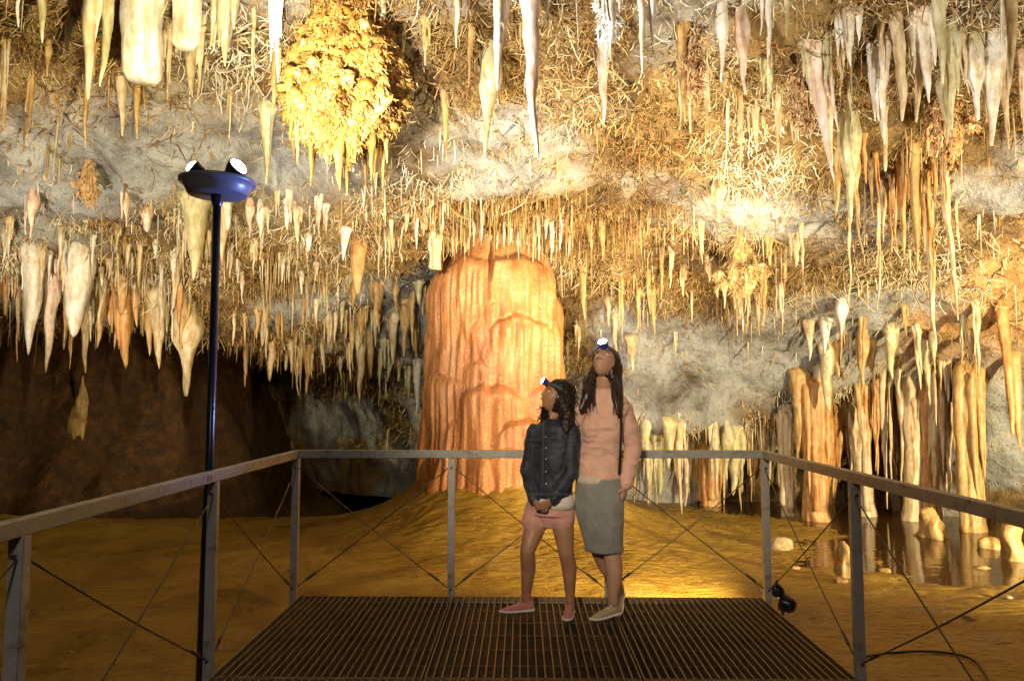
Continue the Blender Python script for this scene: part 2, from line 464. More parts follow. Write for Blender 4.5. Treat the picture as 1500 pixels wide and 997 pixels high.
# shallow muddy pool along the foot of the right wall
WXs = np.linspace(0.6, 9.0, 60); WYs = np.linspace(5.6, 13.0, 60)
WX, WY = np.meshgrid(WXs, WYs)
water_me = np_mesh('pool', np.stack([WX, WY, WX * 0 - 0.352], -1), grid_quads(60, 60))
m_water, nt, b = mat_base('pool_water')
co = obj_coord(nt)
b.inputs['Base Color'].default_value = (0.20, 0.105, 0.028, 1)
b.inputs['Roughness'].default_value = 0.07
b.inputs['Transmission Weight'].default_value = 0.55
b.inputs['IOR'].default_value = 1.33
mp = N(nt, 'ShaderNodeMapping'); mp.inputs['Scale'].default_value = (2.0, 6.0, 1.0); nt.links.new(co, mp.inputs['Vector'])
bump(nt, noise(nt, mp.outputs[0], 1.5, 3, 0.5), b, 0.25, 0.02)
water = link('pool_water', water_me, m_water)
tag(water, 'shallow brown pool reflecting the columns of the right wall', 'water', kind='structure')
# ------------------------------------------------------------------ formations
M_WHITE = stal_mat('calcite_white', (0.86, 0.82, 0.75), (0.70, 0.60, 0.44), (0.50, 0.33, 0.15))
M_CREAM = stal_mat('calcite_cream', (0.78, 0.66, 0.45), (0.60, 0.43, 0.22), (0.36, 0.18, 0.06))
M_OCHRE = stal_mat('calcite_ochre', (0.66, 0.45, 0.18), (0.48, 0.28, 0.09), (0.22, 0.10, 0.03))
M_ORANGE = stal_mat('calcite_orange', (0.72, 0.46, 0.20), (0.58, 0.27, 0.07), (0.34, 0.11, 0.02))
M_PINK = stal_mat('calcite_pink', (0.84, 0.70, 0.58), (0.70, 0.48, 0.33), (0.46, 0.24, 0.12))
M_GREEN = stal_mat('calcite_greenish', (0.72, 0.66, 0.42), (0.52, 0.44, 0.22), (0.30, 0.22, 0.08))
MATS = dict(white=M_WHITE, cream=M_CREAM, ochre=M_OCHRE, orange=M_ORANGE, pink=M_PINK, green=M_GREEN)

def carrot(L, R, seed, sides=18, rings=20, shape='cone', flute=0.10, lump=0.10, lean=0.04, flat=1.0, tip=0.10, nrm=None, ffreq=1.9):
    """one hanging calcite piece, root at the origin, reaching down to -L"""
    t = np.linspace(0, 1, rings)
    if shape == 'cone':
        r = R * (0.80 * (1 - t) ** 0.75 + 0.20 * (1 - t) ** 2) + 0.004
        r *= 1 + 0.18 * np.exp(-t / 0.06)
    elif shape == 'straw':
        r = R * (0.55 + 0.45 * (1 - t)) * (1 + 0.6 * np.exp(-t / 0.05))
        r[-1] *= 0.5
    elif shape == 'column':
        r = R * (1 + 0.10 * np.exp(-t / 0.10) + 0.16 * np.exp(-(1 - t) / 0.08))
    elif shape == 'stump':
        r = R * (1.10 - 0.12 * t)
        r[-2] *= 0.97; r[-1] *= 0.72
    elif shape == 'stub':
        r = R * (1.25 - 0.35 * t)
        r[-3] *= .92; r[-2] *= .78; r[-1] *= 0.4
    elif shape == 'club':
        r = R * (0.42 + 0.75 * np.exp(-((t - 0.30) / 0.26) ** 2)) * np.sqrt(np.clip(1.02 - t, 0, 1)) + 0.004
    elif shape == 'blob':
        r = R * np.sqrt(np.clip(1 - (1.9 * t - 0.9) ** 2, 0.02, 1))
    elif shape == 'blade':
        r = R * (1 - t) ** 0.55 + 0.004
    th = np.linspace(0, 2 * np.pi, sides, endpoint=False)
    T, TH = np.meshgrid(t, th, indexing='ij')
    RR = np.repeat(r[:, None], sides, 1)
    q = np.stack([np.cos(TH) * 2.1, np.sin(TH) * 2.1, T * L * 1.6 + seed * 3.7], -1)
    RR = RR * (1 + flute * 2.2 * (np.abs(vnoise(q * np.array([ffreq, ffreq, 0.6]), 5)) - 0.35))
    q2 = np.stack([np.cos(TH), np.sin(TH), T * L / max(R, 0.02) * 0.55 + seed * 1.3], -1)
    RR = RR * (1 + lump * vnoise(q2, 9) + 0.5 * lump * vnoise(q2 * np.array([2.3, 2.3, 2.6]), 10))
    rg = np.random.default_rng(int(seed) + 1)
    ang = rg.uniform(0, 6.28); k = lean * L
    cx = np.cos(ang) * k * t ** 1.5 + 0.015 * L * vnoise(np.stack([t * 4 + seed, t * 0, t * 0], -1), 3)
    cy = np.sin(ang) * k * t ** 1.5 + 0.015 * L * vnoise(np.stack([t * 4 + seed, t * 0 + 7, t * 0], -1), 4)
    V = np.stack([np.cos(TH) * RR + cx[:, None], np.sin(TH) * RR * flat + cy[:, None], -T * L], -1)
    nv = np.array([0, 0, -1.0]) if nrm is None else np.array(tuple(nrm))
    c0 = V[0].mean(0)
    rise = np.array([0, 0, 1.0]) * min(0.10, R * 1.2)
    t1 = c0 + (V[0:1] - c0) * 0.93 - nv * R * 0.55 + rise * 0.55
    t0 = c0 + (V[0:1] - c0) * 0.60 - nv * (R * 1.5 + 0.03) + rise
    V = np.concatenate([t0, t1, V], 0)
    n = rings + 2
    verts = np.concatenate([V.reshape(-1, 3), V[-1].mean(0)[None]], 0)
    quads = grid_quads(sides, n, True)
    last = (n - 1) * sides
    tris = np.array([[last + i, last + (i + 1) % sides, n * sides] for i in range(sides)])
    return verts, quads, tris

def join_parts(parts):
    vs, qs, tr, off = [], [], [], 0
    for v, q, t in parts:
        vs.append(v); qs.append(q + off); tr.append(t + off); off += len(v)
    return np.concatenate(vs), np.concatenate(qs), np.concatenate(tr)

STAL_N = [0]
def stalactite(loc, L, R, mat, label, group=None, shape='cone', cluster=0, name='stalactite', cat='stalactite', spread=1.0, **kw):
    STAL_N[0] += 1
    sd = STAL_N[0] * 1.0
    rg = np.random.default_rng(STAL_N[0] + 500)
    if shape == 'column':
        parts = [carrot(L, R * 0.80, sd, 40, 34, shape, ffreq=4.5, **kw)]
        for k in range(7):
            f = rg.uniform(0.35, 1.0)
            p = carrot(L * f, R * rg.uniform(0.20, 0.38), sd + k * 0.37, 12, 16, 'column' if f > .8 else 'cone', **kw)
            a = math.pi * rg.uniform(0.9, 2.1); d = R * rg.uniform(0.62, 0.92)
            p[0][:, 0] += math.cos(a) * d; p[0][:, 1] += math.sin(a) * d
            p[0][:, 2] -= rg.uniform(0, .25) * (1 - f) * L
            parts.append(p)
        v, q, t = join_parts(parts)
    elif cluster:
        parts = [carrot(L, R * 0.55, sd, 14, 16, shape, **kw)]
        for k in range(cluster):
            f = rg.uniform(0.35, 0.85)
            p = carrot(L * f, R * rg.uniform(0.22, 0.45), sd + k * 0.37, 9, 10, 'cone', **kw)
            a = rg.uniform(0, 6.28); d = R * rg.uniform(0.35, 0.95) * spread
            p[0][:, 0] += math.cos(a) * d; p[0][:, 1] += math.sin(a) * d * 0.6
            p[0][:, 2] += 0.02
            parts.append(p)
        v, q, t = join_parts(parts)
    else:
        v, q, t = carrot(L, R, sd, 16, max(10, min(26, int(L * 26))), shape, **kw)
    me = np_mesh(name, v, q, t)
    o = link(name, me, MATS[mat], None, loc)
    tag(o, label, cat, group)
    return o

def hang(px, py0, py1, wpx, mat, label, shape='cone', group=None, y=None, **kw):
    """hang a piece whose root shows at (px, py0) and whose tip shows at row py1"""
    h, nr = hitn(px, py0)
    if h is None: return None
    d = h.y
    tipz = at(px, py1, d).z
    L = max(0.06, h.z - tipz)
    return stalactite(h, L, wpx * 0.5 * d / F_PX, mat, label, group, shape, nrm=nr, **kw)

# ---- the big ones, one by one (photo pixels: x, root row, tip row, width)
BIG = [
 (212, -60, 118, 56, 'white', 'thick blunt white stalactite broken off flat above the lamp pole', 'stump', dict(flute=.05, lump=.05, lean=0)),
 (276, -60, 72, 40, 'white', 'short blunt white stalactite right of the thick broken one', 'stump', dict(flute=.08, lump=.06, lean=0)),
 (28, -60, 40, 7, 'white', 'thin white straw hanging at the top left corner', 'straw', {}),
 (137, -60, 150, 34, 'cream', 'long tapering stalactite left of the thick broken one', 'cone', {}),
 (162, -40, 128, 26, 'green', 'greenish pointed stalactite close left of the thick broken one', 'cone', {}),
 (150, -60, 84, 26, 'white', 'bright white frayed cluster of drips at top left', 'cone', dict(cluster=7)),
 (132, 60, 215, 13, 'ochre', 'long thin brown stalactite hanging over pale rock at left', 'cone', {}),
 (203, 118, 205, 12, 'ochre', 'thin rusty stalactite directly below the thick broken one', 'cone', {}),
 (180, 110, 200, 16, 'cream', 'short brownish stalactite left of the thin rusty one', 'cone', {}),
 (62, -30, 62, 18, 'green', 'small yellow green pointed stalactite near the top left corner', 'cone', {}),
 (408, -50, 118, 26, 'white', 'frosted pale straw cluster left of the golden formation', 'cone', dict(cluster=6)),
 (330, -30, 100, 60, 'cream', 'wide ragged clump of short drips above the lamp dish', 'cone', dict(cluster=9)),
 (392, 160, 272, 22, 'green', 'drab olive stalactite at the left foot of the golden formation', 'cone', {}),
 (733, -80, 136, 62, 'white', 'big brilliant white stalactite at top centre', 'cone', dict(cluster=4, flute=.15)),
 (718, 60, 232, 34, 'green', 'olive spindle shaped stalactite below the brilliant white one', 'club', {}),
 (777, -70, 240, 36, 'pink', 'long knobby pinkish stalactite right of the brilliant white one', 'cone', dict(lump=.2, tip=.3)),
 (803, -40, 25, 11, 'white', 'small white peg at the top edge near the centre', 'cone', {}),
 (672, -30, 70, 13, 'green', 'slim yellowish stalactite left of the brilliant white one', 'cone', {}),
 (895, -60, 76, 44, 'white', 'frosted white bushy stalactite at top right of centre', 'cone', dict(cluster=9, lump=.3)),
 (938, -60, 110, 15, 'white', 'needle like white stalactite beside the frosted bushy one', 'cone', {}),
 (957, -60, 66, 22, 'white', 'short pointed white stalactite right of the white needle', 'cone', dict(cluster=2)),
 (884, 70, 182, 22, 'pink', 'rosy white carrot shaped stalactite under the frosted bush', 'cone', {}),
 (1058, 5, 118, 19, 'white', 'left one of two smooth white tusks at upper right', 'club', dict(flute=.03, lump=.04)),
 (1086, 10, 137, 21, 'pink', 'right one of two smooth white tusks at upper right', 'club', dict(flute=.03, lump=.04)),
 (1127, -50, 82, 30, 'white', 'white stalactite with a lumpy top right of the two tusks', 'cone', dict(cluster=3)),
 (1150, -50, 56, 26, 'green', 'pale yellow green stump at the top edge right of the tusks', 'cone', dict(cluster=2)),
 (1241, 22, 98, 36, 'white', 'white fringed crown of drips above the forked stalactite', 'cone', dict(cluster=8)),
 (1287, 70, 212, 48, 'white', 'large white forked stalactite at upper right', 'cone', dict(cluster=4, flute=.18)),
 (1296, 150, 250, 9, 'cream', 'thin straw dripping below the large forked stalactite', 'straw', {}),
 (1196, 70, 268, 46, 'pink', 'heavy leaning rose brown stalactite with fringed edge', 'cone', dict(cluster=3, lean=.10)),
 (1215, 120, 240, 14, 'cream', 'slim stalactite clinging to the heavy rose brown one', 'cone', {}),
 (1246, 160, 326, 34, 'green', 'long pale drop shaped stalactite left of the dark cleft', 'club', {}),
 (1350, 20, 150, 50, 'white', 'ragged grey white curtain of drips at upper right', 'cone', dict(cluster=8, flute=.2)),
 (1392, 40, 190, 44, 'green', 'ragged greenish curtain of drips next to the grey white one', 'cone', dict(cluster=7, flute=.2)),
 (1372, -70, 120, 32, 'green', 'thick yellow green stalactite at the top edge, upper right', 'cone', {}),
 (1425, 60, 178, 32, 'white', 'stubby white stalactite with a fuzzy head near right edge', 'club', dict(lump=.25)),
 (1452, 50, 214, 40, 'white', 'fat frosted white stalactite near the right edge', 'club', dict(lump=.3, flute=.2)),
 (1478, -40, 150, 22, 'cream', 'slender cream stalactite at the upper right corner', 'cone', {}),
 (1052, 262, 326, 22, 'cream', 'stubby pale stalactite alone on smooth grey rock', 'club', {}),
 (1106, 160, 222, 24, 'cream', 'pair of stubby drips on grey rock below the tusks', 'cone', dict(cluster=3)),
 (1000, 40, 180, 20, 'ochre', 'brown rootlike stalactite left of the two tusks', 'cone', dict(lump=.3)),
 (1340, 210, 400, 16, 'ochre', 'long brown rod hanging in the cleft at right', 'cone', {}),
 (1362, 300, 512, 16, 'cream', 'longest straight pale rod hanging beside the right wall', 'cone', dict(lean=.0)),
 (1322, 230, 380, 14, 'orange', 'rusty rod in the middle of the dark cleft', 'cone', {}),
 (1385, 260, 470, 12, 'cream', 'slim rod against the orange right wall', 'cone', {}),
 # left, lower fringe
 (52, 372, 520, 34, 'white', 'white tapering stalactite over the clay bank, far left', 'cone', dict(flute=.18)),
 (78, 385, 545, 30, 'pink', 'longest pinkish stalactite reaching down to the clay bank', 'cone', dict(lump=.15)),
 (115, 370, 494, 48, 'white', 'broad grey white tooth shaped stalactite over the clay bank', 'blade', dict(flute=.18)),
 (98, 440, 512, 18, 'orange', 'small orange stalactite between the white tooth and the pink one', 'cone', {}),
 (184, 420, 540, 46, 'orange', 'fluted orange curtain above the clay bank', 'blade', dict(cluster=5)),
 (150, 425, 510, 20, 'ochre', 'dull ochre stalactite left of the fluted orange curtain', 'cone', {}),
 (232, 430, 540, 30, 'cream', 'cream stalactite with a rusty tip right of the orange curtain', 'cone', {}),
 (276, 445, 580, 44, 'cream', 'fat ribbed stalactite reaching the crest of the clay bank', 'club', dict(lump=.35, flute=.2, lean=0)),
 (288, 290, 412, 44, 'green', 'wide smooth pale stalactite directly behind the lamp pole', 'cone', dict(flute=.05)),
 (330, 295, 388, 20, 'cream', 'smooth pointed stalactite right of the lamp pole', 'cone', dict(flute=.05)),
 (505, 338, 382, 15, 'white', 'small bright white stalactite above the dark hollow', 'cone', {}),
 (525, 362, 432, 24, 'orange', 'flat orange flap hanging left of the flowstone column', 'blade', {}),
 (640, 345, 395, 18, 'green', 'olive stump between ceiling and the flowstone column', 'column', {}),
 (612, 530, 612, 14, 'white', 'pale ghostly stalactite beside the flowstone column, left', 'cone', {}),
 (530, 490, 590, 18, 'cream', 'hanging carrot over the black hollow left of the flowstone', 'cone', {}),
 # right wall
 (1232, 440, 490, 20, 'white', 'short white knob stuck on the right wall', 'club', {}),
 (1208, 470, 520, 26, 'white', 'white patch of drips left of the white knob', 'cone', dict(cluster=3)),
 (1468, 450, 640, 15, 'orange', 'orange drapery running down the grey right wall', 'blade', dict(flute=.2)),
 (1485, 520, 660, 16, 'orange', 'thin orange rib beside the orange drapery', 'blade', {}),
]
for (px, a, b_, w, mt, lb, sh, kw) in BIG:
    hang(px, a, b_, w, mt, lb, sh, **kw)

# ---- columns standing between the right wall and the pool
def column(px, py_top, wpx, mat, label, **kw):
    h, nr = hitn(px, py_top)
    R = wpx * 0.5 * h.y / F_PX
    p = h + Vector((nr.x, nr.y, 0)).normalized() * R * 0.5
    bot = ground(p.x, p.y) - 0.06
    return stalactite(p, p.z - bot, R, mat, label, None, 'column', name='column', cat='column', nrm=nr, **kw)
column(1186, 565, 42, 'orange', 'stout orange column with flat top behind the railing', lean=0, flute=.18, lump=.12)
column(1421, 545, 40, 'ochre', 'smooth golden column standing against the right wall', lean=0, flute=.12)
column(1040, 655, 36, 'orange', 'squat rust stained column behind the back rail', lean=0)
column(1150, 600, 22, 'cream', 'thin cream column left of the stout orange one', lean=.02)
column(1335, 570, 32, 'cream', 'cream column in the middle of the right hand curtain', lean=.02)
column(1367, 575, 34, 'orange', 'rust topped column left of the smooth golden one', lean=.02)
column(1255, 590, 28, 'cream', 'ribbed cream column right of the stout orange one', lean=.03)

# ---- dense fringes: the largest of the rest as single pieces
FR = [
 # x0,x1,y0,y1, len0,len1, w0,w1, mats, count, label, group
 (0, 280, 275, 400, 24, 66, 8, 15, ('cream','white','pink'), 24, 'tapering pale stalactite in the fringe over the clay bank', 'left fringe of stalactites'),
 (320, 480, 270, 410, 22, 56, 8, 14, ('cream','white','pink'), 20, 'tapering pale stalactite in the fringe right of the lamp pole', 'fringe right of the lamp pole'),
 (0, 280, 400, 455, 34, 90, 9, 18, ('ochre','orange','cream'), 22, 'rusty stalactite hanging at the lip above the clay bank', 'lip above the clay bank'),
 (330, 520, 440, 520, 28, 62, 7, 13, ('cream','cream','ochre'), 26, 'dim stalactite at the lip of the black hollow', 'lip of the black hollow'),
 (500, 622, 400, 540, 30, 80, 8, 16, ('cream','green','ochre'), 22, 'shadowed stalactite left of the flowstone column', 'recess left of the flowstone column'),
 (560, 835, 305, 345, 18, 46, 7, 13, ('cream','white','pink'), 26, 'short bright stalactite above the flowstone column', 'fringe above the flowstone column'),
 (840, 1180, 300, 500, 28, 75, 8, 17, ('cream','ochre','cream'), 30, 'yellowish stalactite right of the flowstone column', 'wall right of the flowstone column'),
 (930, 1155, 618, 650, 55, 105, 10, 20, ('cream','ochre','green'), 26, 'curtain stalactite behind the back rail', 'curtain behind the back rail'),
 (1165, 1400, 545, 610, 70, 140, 10, 22, ('cream','ochre','orange','cream'), 34, 'long rib of the right hand curtain over the pool', 'right hand curtain over the pool'),
 (1180, 1440, 440, 545, 40, 110, 9, 18, ('cream','ochre','green'), 22, 'pale drip on the right wall above the curtain', 'drips on the right wall'),
 (1225, 1400, 180, 300, 60, 130, 6, 11, ('ochre','cream','orange'), 26, 'thin rod in the upper right cleft', 'rods in the upper right cleft'),
 (980, 1500, 0, 150, 50, 120, 9, 20, ('cream','pink','green'), 24, 'plain stalactite on the upper right ceiling', 'upper right ceiling'),
 (0, 700, 0, 150, 40, 110, 8, 18, ('green','ochre','cream'), 22, 'drab stalactite on the upper left ceiling', 'upper left ceiling'),
]
ONES = ['', 'first', 'second', 'third', 'fourth', 'fifth', 'sixth', 'seventh', 'eighth', 'ninth', 'tenth', 'eleventh', 'twelfth', 'thirteenth', 'fourteenth', 'fifteenth',
        'sixteenth', 'seventeenth', 'eighteenth', 'nineteenth', 'twentieth']
def ordinal(k):
    if k <= 20: return ONES[k]
    if k % 10 == 0: return {30: 'thirtieth', 40: 'fortieth'}[k]
    return {2: 'twenty', 3: 'thirty'}[k // 10] + ' ' + ONES[k % 10]
rg = np.random.default_rng(77)
for (x0, x1, y0, y1, l0, l1, w0, w1, mts, cnt, lb, gp) in FR:
    for k in range(cnt):
        px = x0 + (x1 - x0) * (k + rg.uniform(0.1, 0.9)) / cnt
        py = rg.uniform(y0, y1)
        ll = rg.uniform(l0, l1) if rg.random() < 0.8 else rg.uniform(l1, l1 * 1.3)
        ww = w0 + (w1 - w0) * rg.random() ** 1.8 * 1.5
        sh_ = ['cone', 'cone', 'club', 'blade', 'cone'][rg.integers(5)]
        o = hang(px, py, py + ll, ww, mts[rg.integers(len(mts))], lb.split(' ', 1)[0] + ' ' + lb.split(' ', 1)[1] + ', ' + ordinal(k + 1) + ' from the left', sh_, gp, lump=.25, flute=.2, cluster=int(rg.integers(2, 5)) if rg.random() < .6 else 0)

# ---- sampling of the rock surface for the countless small growth
cell = np.linalg.norm(np.cross(np.gradient(P1, axis=1), np.gradient(P1, axis=0)), axis=-1)
Pf = P1.reshape(-1, 3); Nf = N1.reshape(-1, 3); Cf = cov.reshape(-1); Af = cell.reshape(-1)
Rinv = np.array(CAM_R.transposed())
cc = (Pf - np.array(EYE)) @ Rinv.T
vis = (cc[:, 2] < -1) & (np.abs(cc[:, 0] / -cc[:, 2]) < 0.78) & (np.abs(cc[:, 1] / -cc[:, 2]) < 0.56)
facing = np.sum(Nf * (np.array(EYE) - Pf), -1) / np.linalg.norm(Pf - np.array(EYE), axis=1)
vis &= facing > -0.35
vis &= (Pf[:, 2] > 0.2)
clump = fbm(Pf * 1.9 + 2.0, 3, 301)
hue = fbm(Pf * 0.8 + 8.0, 3, 311) * 2.0
PAL = np.array([[0.66,0.54,0.32],[0.52,0.36,0.14],[0.37,0.22,0.06],[0.19,0.095,0.022],[0.44,0.20,0.06],[0.78,0.70,0.52]])

def pick(n, w, seed):
    r = np.random.default_rng(seed)
    i = r.choice(len(Pf), n, p=w / w.sum())
    return i, Pf[i] + r.normal(0, 0.012, (n, 3)), Nf[i]

def unit(v): return v / (np.linalg.norm(v, axis=-1, keepdims=True) + 1e-9)

def strands(base, d0, L, R, K, S, curl, wander, droop, seed, taper=0.35):
    """bent tubes: base (n,3), start directions, lengths, radii"""
    r = np.random.default_rng(seed)
    n = len(base)
    axis = unit(r.normal(size=(n, 3)))
    pts = [base]; d = unit(d0); step = (L / K)[:, None]
    for k in range(K):
        d = unit(d + np.cross(axis, d) * curl[:, None] + r.normal(0, wander, (n, 3)) + np.array([0, 0, -1.0]) * droop)
        pts.append(pts[-1] + d * step)
    C = np.stack(pts, 1)                                  # n,K+1,3
    mean = unit(C[:, -1] - C[:, 0] + 1e-5)
    u = unit(np.cross(mean, unit(r.normal(size=(n, 3)))))
    v = np.cross(mean, u)
    t = np.linspace(0, 1, K + 1)
    rad = R[:, None] * (1 - (1 - taper) * t ** 1.6)[None]
    rad = rad * (1 + r.uniform(-0.18, 0.18, rad.shape))
    a = np.linspace(0, 2 * np.pi, S, endpoint=False)
    V = C[:, :, None, :] + rad[:, :, None, None] * (np.cos(a)[None, None, :, None] * u[:, None, None, :] + np.sin(a)[None, None, :, None] * v[:, None, None, :])
    q = grid_quads(S, K + 1, True)
    Q = (q[None] + (np.arange(n) * (K + 1) * S)[:, None, None]).reshape(-1, 4)
    tri = None
    last = K * S
    tr = np.array([[last + i, last + (i + 1) % S, last + (i + 2) % S] for i in ([0] if S == 3 else [0, 2])])[:, :3]
    if S == 4: tr = np.array([[last, last + 1, last + 2], [last, last + 2, last + 3]])
    Tt = (tr[None] + (np.arange(n) * (K + 1) * S)[:, None, None]).reshape(-1, 3)
    return V.reshape(-1, 3), Q, Tt

def tints(i, n, per, seed, jitter=0.16, shift=0.0):
    r = np.random.default_rng(seed)
    h = hue[i] + r.normal(0, 0.45, n) + shift
    k = np.clip(((h + 1.1) / 2.2 * 4.2), 0, 3.999)
    lo = np.floor(k).astype(int)
    order = np.array([5, 0, 1, 2, 3])
    c = PAL[order[lo]] * (1 - (k - lo))[:, None] + PAL[order[lo + 1]] * (k - lo)[:, None]
    rust = r.random(n) < 0.10
    c[rust] = PAL[4]
    c = np.clip(c * (1 + r.normal(0, jitter, (n, 1))), 0.02, 0.9)
    return np.repeat(c, per, 0)

M_TINT = tint_mat('helictite_calcite', 0.5)
NH = 44000
w = Af * vis * (0.05 + Cf ** 1.2) * sstep(-0.55, 0.25, clump) * (0.25 + 0.75 * sstep(0.9, 1.9, Pf[:, 2])) / np.linalg.norm(Pf - np.array(EYE), axis=1) ** 1.2
i, base, nn = pick(NH, w, 1)
r_ = np.random.default_rng(2)
d0 = nn * 0.7 + r_.normal(0, 0.75, (NH, 3)) + np.array([0, 0, -0.35])
Lh = r_.gamma(2.2, 0.046, NH) + 0.035
Rh = r_.uniform(0.0034, 0.0085, NH) * np.clip(0.7 + Lh * 1.6, 0.7, 1.5)
V, Q, T_ = strands(base - nn * 0.015, d0, Lh, Rh, 3, 3, r_.normal(0, 0.45, NH), 0.30, 0.05, 3, 0.5)
me = np_mesh('helictites', V, Q, T_, col=tints(i, NH, 12, 4))
tag(link('helictites', me, M_TINT), 'tangle of thin twisted ochre helictites covering ceiling and walls', 'helictites', kind='stuff')

# small straws and drips
NS_ = 7500
down = np.clip(-Nf[:, 2] + 0.25, 0, 1.2)
lipw = np.zeros(len(Pf))
u_ = cc[:, 0] / -cc[:, 2] * F_PX + 750; v_ = 498.5 - cc[:, 1] / -cc[:, 2] * F_PX
for (x0, x1, y0, y1, k) in [(0,480,290,460,2.2),(330,620,430,560,2.0),(550,840,290,350,3.5),(930,1180,600,660,3.0),(1160,1420,520,640,2.6),(1220,1400,170,330,2.2),(840,1200,300,480,1.0)]:
    lipw = np.maximum(lipw, k * ((u_ > x0) & (u_ < x1) & (v_ > y0) & (v_ < y1)))
w = Af * vis * down * (0.15 + Cf) * (0.5 + lipw) * sstep(-0.25, 0.35, fbm(Pf * 2.3 + 31.0, 3, 401) * 1.6)
i, base, nn = pick(NS_, w, 5)
r_ = np.random.default_rng(6)
Ls = r_.gamma(1.7, 0.085, NS_) + 0.04
Rs = r_.uniform(0.004, 0.014, NS_) * np.clip(0.6 + Ls * 1.6, 0.7, 1.7)
base = base + np.array([0, 0, 0.03])
V, Q, T_ = strands(base, np.repeat([[0, 0, -1.0]], NS_, 0) + r_.normal(0, 0.03, (NS_, 3)), Ls, Rs, 4, 4, np.zeros(NS_), 0.03, 0.3, 7, 0.16)
me = np_mesh('soda_straws', V, Q, T_, col=tints(i, NS_, 20, 8, shift=-0.25))
tag(link('soda_straws', me, M_TINT), 'countless small straws and drips fringing the ceiling', 'straws', kind='stuff')

# short knobby coralloids thickening the fringes
NK = 14000
w = Af * vis * (0.25 + Cf) * (0.35 + lipw) * sstep(-0.1, 0.5, fbm(Pf * 3.1 + 51.0, 3, 431) * 1.6)
i, base, nn = pick(NK, w, 15)
r_ = np.random.default_rng(16)
Lk = r_.uniform(0.04, 0.15, NK); Rk = r_.uniform(0.006, 0.013, NK)
d0 = nn * 0.8 + r_.normal(0, 0.5, (NK, 3)) + np.array([0, 0, -0.6])
V, Q, T_ = strands(base - nn * 0.02, d0, Lk, Rk, 3, 4, r_.normal(0, 0.5, NK), 0.35, 0.45, 17, 0.55)
me = np_mesh('coralloids', V, Q, T_, col=tints(i, NK, 16, 18, shift=0.05))
tag(link('coralloids', me, M_TINT), 'knobby ochre coralloids crusting the fringes of the ceiling', 'coralloids', kind='stuff')
